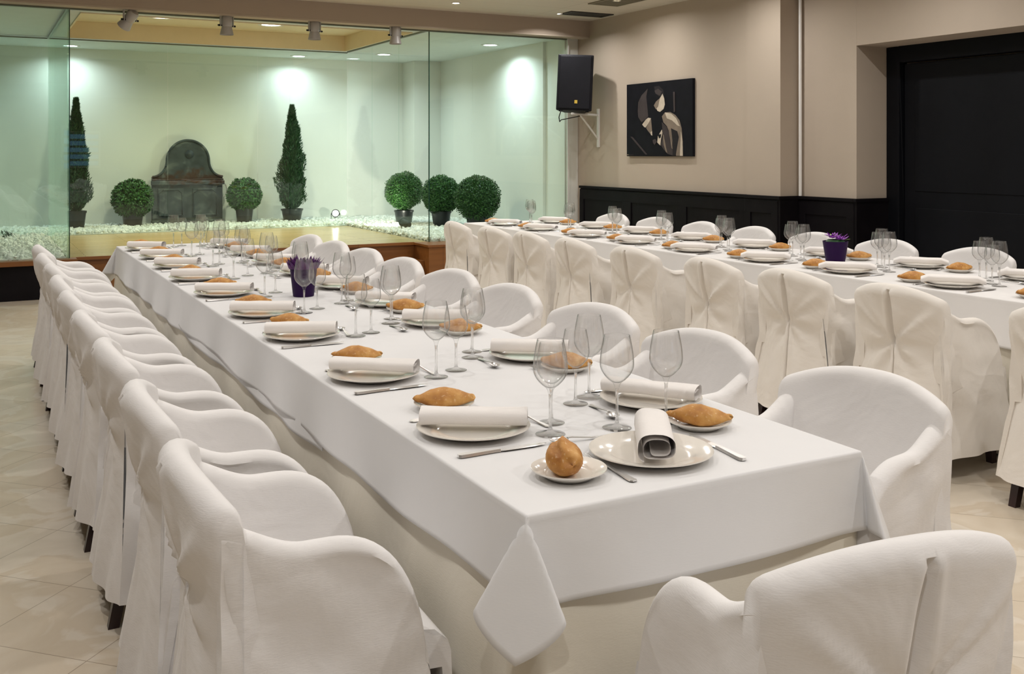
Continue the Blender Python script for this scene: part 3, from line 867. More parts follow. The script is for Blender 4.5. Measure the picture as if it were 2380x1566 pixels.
# ------------------------------------------------------------------ loudspeaker
sp = empty('loudspeaker', (6.40, 10.42, 1.96), math.radians(-30)); tag(sp, 'black loudspeaker with a small yellow badge, mounted high in the room corner', 'loudspeaker')
sp.rotation_euler = (math.radians(-3), math.radians(2.5), math.radians(-33))
MB().prism([(-0.215, -0.02), (0.215, -0.02), (0.215, 0.03), (0.13, 0.33), (-0.13, 0.33), (-0.215, 0.03)], 'z', 0, 0.68).ob('cabinet', M['spk'], sp, bevel=0.012)
MB().box(-0.19, 0.19, -0.034, -0.0205, 0.02, 0.66).ob('grille', M['spk'], sp, bevel=0.01)
MB().box(0.005, 0.040, -0.038, -0.0345, 0.085, 0.125).box(0.012, 0.022, -0.040, -0.038, 0.095, 0.115).ob('badge', M['yellow'], sp)
for s in (-1, 1):
    MB().box(s * 0.16 - 0.02, s * 0.16 + 0.02, 0.0, 0.05, -0.012, 0.0).ob('foot', M['spk'], sp)
bk = empty('speaker_bracket', (WX - 0.001, 10.63, 1.90)); tag(bk, 'white metal wall bracket carrying the black loudspeaker', 'bracket')
MB().box(-0.02, 0, -0.02, 0.02, -0.38, 0.10).ob('wall_plate', M['ring'], bk)
MB().taper((-0.02, 0.0, 0.0), (-0.02, 0.0, 0.0), 0.01, 0.01).tube([(-0.012, 0, 0.02), (-0.52, -0.20, 0.025)], 0.014, 8).ob('arm', M['ring'], bk, smooth=True)
MB().tube([(-0.012, 0, -0.28), (-0.36, -0.14, 0.01)], 0.011, 8).ob('brace', M['ring'], bk, smooth=True)
cb = MB().tube([(6.22, 10.42, 1.955), (6.24, 10.50, 1.88), (6.31, 10.6, 1.83), (6.45, 10.8, 1.86), (6.85, 11.0, 1.92)], 0.006, 6).ob('speaker_cable', M['spk'], smooth=True)
tag(cb, 'thin black cable hanging beneath the loudspeaker', 'cable')


# ------------------------------------------------------------------ canvas picture
def picture():
    e = empty('canvas_picture', (WX - 0.001, 9.345, 1.41))
    tag(e, 'black canvas picture of a stylised pale figure on the greige wall', 'picture')
    W_, H_ = 1.25, 0.85
    MB().box(-0.035, 0, -W_ / 2, W_ / 2, 0, H_).ob('canvas', simple('near_black_canvas_paint', (0.007, 0.007, 0.010), 0.6, spec=0.12, noise_amt=0.2), e, bevel=0.003)
    cols = {'g': (0.055, 0.045, 0.045), 'm': (0.20, 0.16, 0.125), 'l': (0.52, 0.45, 0.36), 'd': (0.022, 0.02, 0.022), 'k': (0.010, 0.010, 0.013)}
    mats = {k: simple('canvas_paint_' + k, v, 0.6, spec=0.12, noise_amt=0.12, scale=12) for k, v in cols.items()}
    shapes = [
        ('g', [(1005, 720), (940, 790), (905, 860), (900, 950), (905, 1010), (940, 1060), (985, 1030), (1010, 1000), (1000, 900), (990, 800)]),
        ('d', [(1070, 700), (1120, 690), (1160, 730), (1170, 780), (1120, 800), (1085, 770)]),
        ('g', [(1075, 740), (1110, 720), (1150, 750), (1130, 790), (1085, 770)]),
        ('l', [(1155, 770), (1172, 820), (1178, 880), (1165, 925), (1130, 955), (1105, 945), (1085, 900), (1090, 850), (1130, 815)]),
        ('m', [(1130, 815), (1090, 850), (1068, 890), (1090, 930), (1112, 900)]),
        ('l', [(1010, 1015), (1040, 1020), (1020, 1060), (985, 1115), (970, 1110), (948, 1085), (985, 1035)]),
        ('m', [(1040, 1030), (1045, 1090), (1050, 1150), (1045, 1190), (1010, 1150), (990, 1120), (1020, 1060)]),
        ('l', [(1050, 1150), (1052, 1195), (1040, 1190), (1036, 1160)]),
        ('m', [(1180, 960), (1230, 955), (1280, 985), (1320, 1040), (1340, 1120), (1350, 1250), (1352, 1400), (1290, 1400), (1270, 1330), (1240, 1200), (1200, 1100), (1165, 1060), (1150, 1000)]),
        ('g', [(1150, 1060), (1200, 1110), (1235, 1210), (1262, 1330), (1262, 1400), (1235, 1390), (1205, 1380), (1165, 1330), (1140, 1290), (1160, 1200)]),
        ('d', [(1240, 1120), (1300, 1150), (1315, 1210), (1300, 1300), (1285, 1400), (1255, 1400), (1258, 1280)]),
        ('l', [(1180, 960), (1240, 970), (1290, 1020), (1325, 1100), (1300, 1090), (1250, 1040), (1200, 1020)]),
        ('l', [(1335, 1150), (1350, 1250), (1352, 1400), (1325, 1400), (1330, 1290)]),
        ('l', [(1150, 1135), (1155, 1170), (1142, 1230), (1135, 1295), (1105, 1265), (1112, 1200), (1125, 1180)]),
        ('k', [(1110, 1185), (1145, 1180), (1140, 1215), (1125, 1225)]),
        ('m', [(1215, 1120), (1222, 1130), (1250, 1250), (1255, 1330), (1246, 1320), (1235, 1240)]),
        ('m', [(1160, 1180), (1170, 1190), (1190, 1300), (1205, 1370), (1192, 1360), (1170, 1290)]),
        ('g', [(825, 1208), (845, 1210), (1000, 1385), (985, 1388)]),
        ('g', [(1262, 750), (1278, 752), (1280, 950), (1268, 960), (1264, 850)]),
        ('g', [(1060, 1240), (1085, 1230), (1100, 1260), (1080, 1290), (1064, 1270)]),
        ('m', [(785, 1386), (805, 1388), (804, 1394), (785, 1396)]), ('g', [(812, 1390), (858, 1389), (858, 1393), (812, 1395)]),
    ]
    fig = MB(); ids = []
    for k, (c, pts) in enumerate(shapes):
        P2 = []
        for x, y in pts:
            u = (x - 780) / 660.0
            v = (1405 - y) / (720 + 75 * u)
            P2.append((W_ / 2 - u * W_, v * H_))
        dpt = -0.0356 - 0.00035 * k
        n0 = len(fig.f)
        fig.prism(P2, 'x', dpt, -0.034)
        ids += [c] * (len(fig.f) - n0)
    me = mesh('painted_figure', fig.v, fig.f, None, False)
    order = list(mats)
    for k in order: me.materials.append(mats[k])
    me.polygons.foreach_set('material_index', [order.index(c) for c in ids])
    ob('painted_figure', me, e)


picture()

# ceiling vents
def vent(x0, x1, y0, y1, label, mat):
    e = empty('ceiling_vent', ((x0 + x1) / 2, (y0 + y1) / 2, CH)); tag(e, label, 'air vent')
    a, b = (x1 - x0) / 2, (y1 - y0) / 2
    MB().box(-a, a, -b, -b + 0.03, -0.012, -0.0005).box(-a, a, b - 0.03, b, -0.012, -0.0005).box(-a, -a + 0.03, -b + 0.03, b - 0.03, -0.012, -0.0005).box(a - 0.03, a, -b + 0.03, b - 0.03, -0.012, -0.0005).ob('frame', M[mat], e)
    s = MB()
    n = int((2 * a - 0.06) / 0.03)
    for i in range(n):
        xx = -a + 0.035 + i * 0.03
        s.box(xx, xx + 0.016, -b + 0.03, b - 0.03, -0.010, -0.0015)
    s.ob('louvres', M[mat], e)
    return e


M['vent_olive'] = simple('olive_grey_vent_metal', (0.17, 0.15, 0.10), 0.5, noise_amt=0.05)
M['vent_dark'] = simple('dark_vent_metal', (0.03, 0.028, 0.026), 0.5, noise_amt=0.05)
vent(6.05, 6.45, 8.15, 9.55, 'olive grey ceiling air vent near the picture wall', 'vent_olive')
vent(6.20, 6.80, 10.15, 10.42, 'dark narrow air vent in the ceiling right above the loudspeaker', 'vent_dark')

# window with slatted blue light at the rear of the room (seen only mirrored in the glazing)
wn = empty('window_20', (2.6, -4.49, 1.05)); tag(wn, kind='structure')
MB().box(-0.75, 0.75, -0.005, 0.04, -0.05, 0.0).box(-0.75, 0.75, -0.005, 0.04, 1.0, 1.05).box(-0.75, -0.70, -0.005, 0.04, 0, 1.0).box(0.70, 0.75, -0.005, 0.04, 0, 1.0).ob('window_frame', M['ring'], wn)
s = MB()
for i in range(5): s.box(-0.69, 0.69, 0.0, 0.02, 0.02 + i * 0.2, 0.15 + i * 0.2)
s.ob('window_pane', emit('dusk_blue_window_light', (0.35, 0.62, 1.0), 0.9), wn)


# ------------------------------------------------------------------ tables and cloths
T1 = (0.955, 1.825, 1.72, 8.10)
T2 = (4.34, 5.27, 1.60, 9.12)
TZ = 0.738
CZ = 0.75       # top of the cloths


def folding_table(x0, x1, y0, y1, n, label):
    e = empty('banquet_table', ((x0 + x1) / 2, (y0 + y1) / 2, 0)); tag(e, label, 'table')
    a, b = (x1 - x0) / 2, (y1 - y0) / 2
    MB().box(-a + 0.008, a - 0.008, -b + 0.008, b - 0.008, TZ - 0.035, TZ - 0.002).ob('tabletop', M['stage_wood'], e)
    for sx in (-1, 1):
        for k in range(n):
            yy = -b + 0.06 + (2 * b - 0.12) * k / (n - 1)
            MB().box(sx * (a - 0.05) - 0.018, sx * (a - 0.05) + 0.018, yy - 0.018, yy + 0.018, 0.0, TZ - 0.036).ob('leg', M['rail'], e)


folding_table(*T1, 4, 'long banquet table under white cloths, ending before the camera')
folding_table(*T2, 4, 'long banquet table under an ivory cloth beside the dark wainscot')


def skirt(name, x0, x1, y0, y1, label, seed=0):
    """cloth hanging to the floor round the table, swinging out at the corners"""
    x0 += 0.004; x1 -= 0.004; y0 += 0.004; y1 -= 0.004
    per = []
    def side(ax, ay, bx, by, nx, ny):
        L = math.hypot(bx - ax, by - ay); n = int(L / 0.02)
        for i in range(n):
            t = i / n
            per.append((ax + (bx - ax) * t, ay + (by - ay) * t, nx, ny, min(t, 1 - t) * L))
    side(x0, y0, x1, y0, 0, -1); side(x1, y0, x1, y1, 1, 0); side(x1, y1, x0, y1, 0, 1); side(x0, y1, x0, y0, -1, 0)
    n = len(per)
    zs = [TZ - 0.001, TZ - 0.02, 0.68, 0.6, 0.5, 0.4, 0.3, 0.2, 0.1, 0.012]
    vs = []
    for j, z in enumerate(zs):
        h = (TZ - z) / TZ
        for i, (x, y, nx, ny, dc) in enumerate(per):
            s = i * 0.02
            fold = 0.010 * math.sin(s * 17 + 1.4 * math.sin(s * 3 + seed)) + 0.012 * noise.noise(Vector((s * 2.5, h * 1.5, seed)))
            cor = math.exp(-(dc / 0.11) ** 2)
            out = 0.002 + h * (0.024 + fold * 1.1) + h * cor * 0.055
            # along-corner pull
            vs.append((x + nx * out, y + ny * out, z))
    fs = []
    for j in range(len(zs) - 1):
        for i in range(n):
            k = (i + 1) % n
            fs.append((j * n + i, j * n + k, (j + 1) * n + k, (j + 1) * n + i))
    me = mesh(name, vs, fs, M['skirt'])
    # flat top sheet
    o = ob(name, me)
    m = o.modifiers.new('thick', 'SOLIDIFY'); m.thickness = 0.002; m.offset = -1
    return tag(o, label, 'table skirt', 'cream undercloths reaching to the floor')


skirt('table_skirt', *T1, 'cream undercloth reaching the floor below the white cloths of the near table', 1)
skirt('table_skirt', *T2, 'cream undercloth reaching the floor below the cloth of the far table', 2)


def cloth(name, tab, c0, c1, drop, mat, label, zt=CZ, off=0.012, ends=(True, True), seed=0, group='white tablecloths', dend=None):
    """tablecloth on table tab, covering y from c0 to c1; hangs at the sides, at the ends when ends[k]"""
    x0, x1, ty0, ty1 = tab
    ya, yb = c0, c1
    dend = drop if dend is None else dend
    def axis(a, b, d0, d1, fine=0.011, coarse=0.03):
        pts = []
        if d0: pts += list(np.linspace(a - d0, a, max(3, int(d0 / fine)) + 1)[:-1])
        pts += [a, a + 0.006, a + 0.014]
        m = max(2, int((b - a - 0.04) / coarse))
        pts += list(np.linspace(a + 0.03, b - 0.03, m))
        pts += [b - 0.014, b - 0.006, b]
        if d1: pts += list(np.linspace(b, b + d1, max(3, int(d1 / fine)) + 1)[1:])
        return pts
    U = axis(x0 - off, x1 + off, drop, drop)
    Vv = axis(ya - (off if ends[0] else 0), yb + (off if ends[1] else 0), dend if ends[0] else 0, dend if ends[1] else 0, coarse=0.025)
    X0, X1 = x0 - off, x1 + off
    Y0 = ya - (off if ends[0] else 0); Y1 = yb + (off if ends[1] else 0)
    r = 0.014
    vs = []
    def hang(e):
        """distance e over the edge -> (outward, drop) with a rounded edge"""
        if e <= r * 1.57:
            a = e / r
            return r * math.sin(a) - r, r - r * math.cos(a)
        return 0.0, r + (e - r * 1.57)
    for v in Vv:
        for u in U:
            cx = min(max(u, X0), X1); cy = min(max(v, Y0), Y1)
            ex, ey = u - cx, v - cy
            z = zt; x, y = u, v
            if abs(ex) > 1e-9 and abs(ey) > 1e-9:
                sx, sy = math.copysign(1, ex), math.copysign(1, ey)
                rho = math.hypot(ex, ey)
                al = math.degrees(math.atan2(abs(ey), abs(ex))) - 45
                th = math.radians(27 * math.sin(math.pi / 2 * al / 22.5))
                nx, ny = sx / math.sqrt(2), sy / math.sqrt(2)
                tx, ty = -sx / math.sqrt(2), sy / math.sqrt(2)
                o_ = rho * 0.30 * max(0.0, math.cos(math.pi / 2 * al / 45)) ** 0.7
                o_ *= 1.0
                lat = rho * math.sin(th) * 1.0
                dz = rho * math.cos(th)
                dz = r * (1 - math.exp(-dz / r)) * 0 + dz * 0.97
                x = cx + nx * o_ + tx * lat; y = cy + ny * o_ + ty * lat
                z = zt - dz
            elif abs(ex) > 1e-9 or abs(ey) > 1e-9:
                e = abs(ex) + abs(ey)
                s = v if abs(ex) > 1e-9 else u
                o_, dz = hang(e)
                dd = min(abs(v - Y0) if ends[0] else 9, abs(v - Y1) if ends[1] else 9) if abs(ex) > 1e-9 else min(abs(u - X0), abs(u - X1))
                k = min(1, dd / 0.10)
                wv = 0.6 * (0.010 * math.sin(s * 9 + seed + 2 * math.sin(s * 2.1)) + 0.012 * noise.noise(Vector((s * 4, seed, e * 3)))) * (e / drop) * k
                flare = 0.022 * (e / drop)
                o_ += wv + flare
                z = zt - dz * (1 + 0.02 * math.sin(s * 5 + seed) * k)
                if abs(ex) > 1e-9: x = cx + math.copysign(o_, ex) + (0); y = v
                else: y = cy + math.copysign(o_, ey); x = u
            else:
                z = zt + 0.0009 * noise.noise(Vector((u * 3, v * 3, seed)))
            vs.append((x, y, z))
    nU = len(U)
    fs = [(j * nU + i, j * nU + i + 1, (j + 1) * nU + i + 1, (j + 1) * nU + i) for j in range(len(Vv) - 1) for i in range(nU - 1)]
    o = ob(name, mesh(name, vs, fs, mat))
    m = o.modifiers.new('thick', 'SOLIDIFY'); m.thickness = 0.0016; m.offset = -1
    return tag(o, label, 'tablecloth', group)


cloth('tablecloth', T1, 2.98, T1[3], 0.215, M['cloth'], 'white cloth over the stage end of the near table, hanging lower beneath the other cloth', zt=CZ - 0.004, off=0.008, ends=(False, True), seed=3)
cloth('tablecloth', T1, T1[2], 5.35, 0.185, M['cloth'], 'white cloth with a pointed hanging corner over the head end of the near table', zt=CZ, off=0.014, ends=(True, False), seed=1)
cloth('tablecloth', T2, T2[2], T2[3], 0.23, M['cloth2'], 'ivory white cloth covering the whole far table', zt=CZ, off=0.012, ends=(False, True), seed=5)


# ------------------------------------------------------------------ covered chairs
def loft(rows, closed_loop=True):
    """rows: list of loops with equal length; caps both ends"""
    m = len(rows[0]); vs = [p for r in rows for p in r]; fs = []
    for i in range(len(rows) - 1):
        for k in range(m):
            k2 = (k + 1) % m
            fs.append((i * m + k, i * m + k2, (i + 1) * m + k2, (i + 1) * m + k))
    fs.append(tuple(reversed(range(m)))); fs.append(tuple(range((len(rows) - 1) * m, len(rows) * m)))
    return vs, fs


def smooth01(t): t = min(1, max(0, t)); return t * t * (3 - 2 * t)


def make_chair(seed, mat):
    e = empty('covered_armchair')
    nz = lambda x, y, z, s=1.0: noise.noise(Vector((x * s + seed * 7.3, y * s, z * s)))
    TOP = 0.845
    HEM = 0.10
    # --- backrest cover
    S = [math.copysign(abs(u) ** 1.5, u) for u in np.linspace(-1, 1, 75)]
    rows = []
    for s in S:
        h = TOP - 0.058 * abs(s) ** 2.2 - 0.008 * max(0, (abs(s) - 0.94) / 0.06) ** 2
        loop = []
        def hw(z):
            base = 0.246 + 0.008 * smooth01((z - 0.5) / 0.3)
            if z < 0.56: base += 0.050 * ((0.56 - z) / 0.46)
            return base
        def xin(z): return -0.175 - 0.075 * (z - 0.42) / 0.42
        def xout(z):
            if z > 0.5: return -0.255 - 0.060 * (z - 0.5) / 0.34
            return -0.255 - 0.055 * ((0.5 - z) / 0.4) ** 1.2
        curve = 0.05 * s * s
        # inner face
        for z in np.linspace(0.40, h - 0.035, 12):
            loop.append((xin(z) + curve + 0.005 * nz(0, s * 2, z * 3, 1), s * hw(z), z))
        # top arc
        xi, xo = xin(h - 0.035), xout(h - 0.035)
        c = (xi + xo) / 2; rx = (xi - xo) / 2
        for a in np.linspace(20, 160, 7):
            a = math.radians(a)
            loop.append((c + rx * math.cos(a) + curve, s * hw(h), h - 0.035 + 0.035 * math.sin(a)))
        # outer face down to the hem
        gz = 0.575
        for z in np.linspace(h - 0.035, HEM, 44):
            y = s * hw(z)
            x = xout(z) + curve
            edge = smooth01((1 - abs(s)) / 0.15)
            # opening that narrows to the gathering point, then the slit under it
            if z > gz:
                t = (z - gz) / (h - gz)
                wd = 0.004 + 0.012 * math.sin(math.pi * min(1, t * 0.95 + 0.08)) ** 0.8
                cy = -0.010 * t
                depth = 0.024 * (1 if t < 0.97 else 0)
            else:
                t = (gz - z) / (gz - HEM)
                wd = 0.003 + 0.007 * t ; cy = 0.0; depth = 0.024 * smooth01(t * 8)
            g_ = math.exp(-((y - cy) / wd) ** 4)
            x += depth * g_
            # lips beside the groove
            x -= 0.010 * math.exp(-((abs(y - cy) - wd - 0.010) / 0.012) ** 2) * (0.6 if z > gz else 0.8) * smooth01(abs(z - gz) / 0.05)
            # folds fanning from the gathering point
            dy, dz = y, z - gz
            rr = math.hypot(dy, dz); th = math.atan2(dy, dz)
            fall = math.exp(-((rr - 0.10) / 0.11) ** 2)
            x -= edge * 0.0055 * math.cos(th * 7 + seed) * fall
            dg = math.exp(-((abs(th) - 0.95) / 0.10) ** 2) * smooth01(rr / 0.05) * (1 - smooth01((rr - 0.22) / 0.1)) * (1 if dz > 0 else 0)
            x -= edge * 0.011 * dg
            x -= -edge * 0.012 * math.exp(-(rr / 0.07) ** 2)
            # hanging skirt folds
            if z < 0.5:
                hh = (0.5 - z) / 0.4
                x -= edge * hh * (0.010 * math.sin(y * 34 + seed) + 0.014 * nz(y * 5, 0, z, 1))
            x -= edge * 0.007 * nz(y * 4, 2, z * 5, 1)
            loop.append((x, y, z))
        xo = xout(HEM) + curve
        loop.append((xo + 0.012, s * hw(HEM), HEM + 0.001))
        loop.append((xout(0.3) + curve + 0.02, s * hw(0.3), 0.30))
        loop.append((xout(0.39) + curve + 0.025, s * hw(0.39), 0.385))
        rows.append(loop)
    # round the side edges
    for idx, f in ((0, 0.30), (-1, 0.30), (1, 0.12), (-2, 0.12)):
        L = rows[idx]
        cxm = {}
        for k, (x, y, z) in enumerate(L):
            if z > 0.42:
                xm = (xin(z) + xout(z)) / 2 + 0.05
                L[k] = (x + (xm - x) * f, y, z)
    vs, fs = loft(rows)
    ob('backrest', mesh('backrest', vs, fs, mat, True, 60), e)
    # --- arms
    for sd in (-1, 1):
        rows = []
        def T(x):
            if x < -0.07: return 0.765 - 0.065 * smooth01((x + 0.26) / 0.19)
            if x < -0.03: return 0.70
            t = (x + 0.03) / 0.20
            return 0.70 - 0.25 * (1 - math.sqrt(max(0, 1 - min(1, t) ** 2.4)))
        X = list(np.linspace(-0.232, -0.06, 16)) + [-0.06 + 0.23 * math.sin(a) for a in np.linspace(0.08, math.pi / 2, 18)]
        for x in X:
            t_ = T(x); loop = []
            pass
            def yo(z):
                b = 0.252 if z > 0.45 else 0.252 + 0.046 * ((0.45 - z) / 0.35)
                return b
            xf = lambda z: x + (0.035 * smooth01((x + 0.05) / 0.2) * max(0, (0.5 - z) / 0.4) if x > 0 else (-0.028 * smooth01((-x - 0.1) / 0.13) * max(0, (0.5 - z) / 0.4)))
            for z in np.linspace(HEM, t_ - 0.03, 24):
                wr = 0.010 * nz(x * 5, sd * 3, z * 4) + 0.006 * nz(x * 12, sd, z * 12)
                dia = 0.006 * math.sin((x * 0.9 + z) * 24 + seed) * smooth01((z - 0.2) / 0.2) * smooth01((0.75 - z) / 0.2) * smooth01((0.1 - x) / 0.2)
                ff = 0
                if z < 0.45: ff = (0.45 - z) / 0.35 * (0.010 * math.sin(x * 30 + seed * 2) + 0.010 * nz(x * 6, 5, z))
                loop.append((xf(z), sd * (yo(z) + wr + ff + dia), z))
            for a in np.linspace(15, 165, 9):
                a = math.radians(a)
                loop.append((x, sd * (0.226 + 0.028 * math.cos(a)), t_ - 0.03 + 0.03 * math.sin(a)))
            for z in np.linspace(t_ - 0.03, 0.43, 9):
                loop.append((x, sd * (0.198 + 0.004 * nz(x * 6, 9, z * 6)), max(0.43, z)))
            loop.append((x, sd * 0.19, 0.425))
            loop.append((x, sd * 0.23, 0.42))
            loop.append((xf(HEM), sd * (yo(HEM) - 0.012), HEM + 0.001))
            rows.append(loop)
        if sd < 0: rows = [list(reversed(r)) for r in rows]
        vs, fs = loft(rows)
        fs = [tuple(reversed(f)) for f in fs]
        ob('armrest', mesh('armrest', vs, fs, mat, True, 60), e)
    # --- seat with front valance
    rows = []
    for s in np.linspace(-1, 1, 25):
        y = s * 0.20
        yf = s * 0.226
        crown = 0.012 * (1 - s * s)
        loop = [(-0.19, y, 0.40), (-0.19, y, 0.462 + crown)]
        for x in np.linspace(-0.15, 0.17, 8): loop.append((x, y, 0.468 + crown + 0.004 * nz(x * 5, y * 5, 0)))
        loop += [(0.207, y * 1.02, 0.464 + crown), (0.228, yf, 0.448), (0.235, yf, 0.425)]
        for z in np.linspace(0.38, HEM, 12):
            hh = (0.42 - z) / 0.32
            loop.append((0.235 + 0.02 * hh + hh * (0.009 * math.sin(s * 9 + seed) + 0.010 * nz(s * 3, 4, z)), yf * (1 + 0.06 * hh), z))
        loop += [(0.240, yf, HEM + 0.001), (0.215, yf, 0.395)]
        rows.append(loop)
    vs, fs = loft(rows)
    ob('seat', mesh('seat', vs, fs, mat, True, 50), e)
    # --- legs
    for sx, sy in ((-1, -1), (-1, 1), (1, -1), (1, 1)):
        if sx < 0: MB().taper((-0.185, sy * 0.19, 0.39), (-0.268, sy * 0.205, 0.0), 0.022, 0.016).ob('leg', M['dark_wood'], e)
        else: MB().taper((0.17, sy * 0.17, 0.39), (0.185, sy * 0.185, 0.0), 0.022, 0.016).ob('leg', M['dark_wood'], e)
    return e


protos = {}


def chair(x, y, rz, label, group, v=0, m='linen', name_cat='chair'):
    key = (v, m)
    if key not in protos:
        c = make_chair(v * 1.7 + 0.4, M[m]); protos[key] = c
        c.location = (x, y, 0); c.rotation_euler = (0, 0, rz)
    else:
        c = dup(protos[key], (x, y, 0), rz)
    return tag(c, label, name_cat, group)


ORD = ['first', 'second', 'third', 'fourth', 'fifth', 'sixth', 'seventh', 'eighth', 'ninth', 'tenth']
R = math.radians
YL = [2.13, 2.78, 3.50, 4.18, 4.82, 5.44, 6.05, 6.70, 7.35]
for i, y in enumerate(YL):
    chair(0.645 + rnd.uniform(-.01, .01), y, R(rnd.uniform(-3, 3)), 'white covered armchair, near table, open floor side, %s from head end' % ORD[i],
          'armchairs on the open floor side of the near table', i % 3)
YR = [1.97, 2.70, 3.37, 4.08, 4.74, 5.42, 6.05, 6.68, 7.28]
for i, y in enumerate(YR):
    chair(1.95 + rnd.uniform(-.01, .01), y, math.pi + R((11, 7, 9, 6, 8, 5, 7, 6, 5)[i]), 'white covered armchair, near table, inner side, %s from head end' % ORD[i],
          'armchairs on the inner side of the near table', (i + 1) % 3)
chair(1.345, 1.382, R(82), 'white covered armchair at the head end of the near table, its pleated back nearest', 'armchair at the head of the near table', 2)
YN = [2.47, 3.30, 3.98, 4.62, 5.42, 6.16, 6.82, 7.43, 8.15]
for i, y in enumerate(YN):
    k = len(YN) - 1 - i
    chair(4.02 + rnd.uniform(-.01, .01), y, R(rnd.uniform(-3, 3)), 'cream covered armchair with pleated back, far table, inner side, %s from stage end' % ORD[k],
          'armchairs on the inner side of the far table', i % 3, 'linen_cream')
YF = [3.55, 4.28, 5.0, 5.70, 6.40, 7.08, 7.75, 8.45]
for i, y in enumerate(YF):
    k = len(YF) - 1 - i
    chair(5.43 + rnd.uniform(-.01, .01), y, math.pi + R(rnd.uniform(-3, 3)), 'white covered armchair, far table, wainscot side, %s from stage end' % ORD[k],
          'armchairs on the wainscot side of the far table', (i + 2) % 3)


# ------------------------------------------------------------------ tableware
def lathe_thing(name, prof, mat, seg=48, closed=False):
    return MB().lathe(prof, seg, closed=closed).me(name, mat, True, 60)


def plate_mesh(name, r):
    p = [(0.0001, 0.004), (r * 0.55, 0.004), (r * 0.60, 0.0), (r * 0.63, 0.0005), (r * 0.66, 0.004), (r * 0.97, 0.0165), (r, 0.0185), (r * 0.995, 0.0205), (r * 0.96, 0.0200),
         (r * 0.70, 0.0105), (r * 0.64, 0.0075), (r * 0.55, 0.0065), (0.0001, 0.0065)]
    return lathe_thing(name, p, M['china'], 64)


def glass_mesh(name, H, rb, rt, foot):
    """one continuous skin: foot, stem, bowl outside, rim, bowl inside"""
    hb = H * 0.47            # bottom of the bowl
    p = [(0.0001, 0.0002), (foot * 0.96, 0.0002), (foot, 0.0012), (foot * 0.98, 0.0022), (foot * 0.5, 0.0045), (0.009, 0.0085), (0.0048, 0.016), (0.0037, 0.035), (0.0036, hb * 0.7), (0.0046, hb * 0.90), (0.008, hb)]
    bowl = []
    B = H - hb
    for t in np.linspace(0.04, 1, 16):
        # egg shape: widest at 45% of the bowl
        if t < 0.42: r = rb * math.sin(math.pi / 2 * (t / 0.42)) ** 0.72
        else: r = rb + (rt - rb) * ((t - 0.42) / 0.58) ** 1.7
        bowl.append((r, hb + B * t))
    p += bowl
    th = 0.0011
    p += [(rt - th * 0.5, H + 0.0006)]
    p += [(max(0.0001, r - th), z + (0.001 if i < 3 else 0)) for i, (r, z) in reversed(list(enumerate(bowl)))]
    p += [(0.0001, hb + 0.006)]
    me = lathe_thing(name, p, M['crystal'], 40)
    me.materials.append(M['crystal_stem'])
    me.polygons.foreach_set('material_index', [1 if 0.012 < max(me.vertices[v].co.z for v in q.vertices) < hb * 0.92 else 0 for q in me.polygons])
    return me


def torpedo_bread(seed, L=0.165, Wd=0.068, Hh=0.055, point=1.0, knobs=0.16):
    n, m = 40, 28
    vs = []
    for i in range(n + 1):
        t = -1 + 2 * i / n
        prof = max(0.0, 1 - abs(t) ** (1.9)) ** (0.75 * point)
        knob = knobs * math.exp(-((abs(t) - 0.93) / 0.07) ** 2)
        rr = prof + knob * (1 if abs(t) < 0.985 else 0)
        for k in range(m):
            a = 2 * math.pi * k / m
            y = math.cos(a) * Wd / 2 * rr; z = math.sin(a) * Hh / 2 * rr
            if z < 0: z *= 0.75
            # split along the shoulder
            cut = math.exp(-((a - 1.05 - 0.25 * t) / 0.16) ** 2) * (1 if abs(t) < 0.75 else 0.2)
            lip = math.exp(-((a - 1.45 - 0.25 * t) / 0.22) ** 2) * max(0, 1 - t * t)
            q = 1 - 0.20 * cut + 0.20 * lip
            nn = 1 + 0.10 * noise.noise(Vector((t * 2.5 + seed, math.cos(a) * 1.2, math.sin(a) * 1.2))) + 0.03 * noise.noise(Vector((t * 9, math.cos(a) * 4 + seed, math.sin(a) * 4)))
            vs.append((t * L / 2 + 0.004 * math.sin(a * 2), y * q * nn + 0.006 * math.sin(t * 2 + seed), z * q * nn + Hh * 0.36 + 0.004 * abs(t) ** 3))
    fs = []
    for i in range(n):
        for k in range(m):
            k2 = (k + 1) % m
            fs.append((i * m + k, i * m + k2, (i + 1) * m + k2, (i + 1) * m + k))
    fs.append(tuple(reversed(range(m)))); fs.append(tuple(range(n * m, (n + 1) * m)))
    me = mesh('bread_roll', vs, [tuple(reversed(f)) for f in fs], M['bread'])
    return me


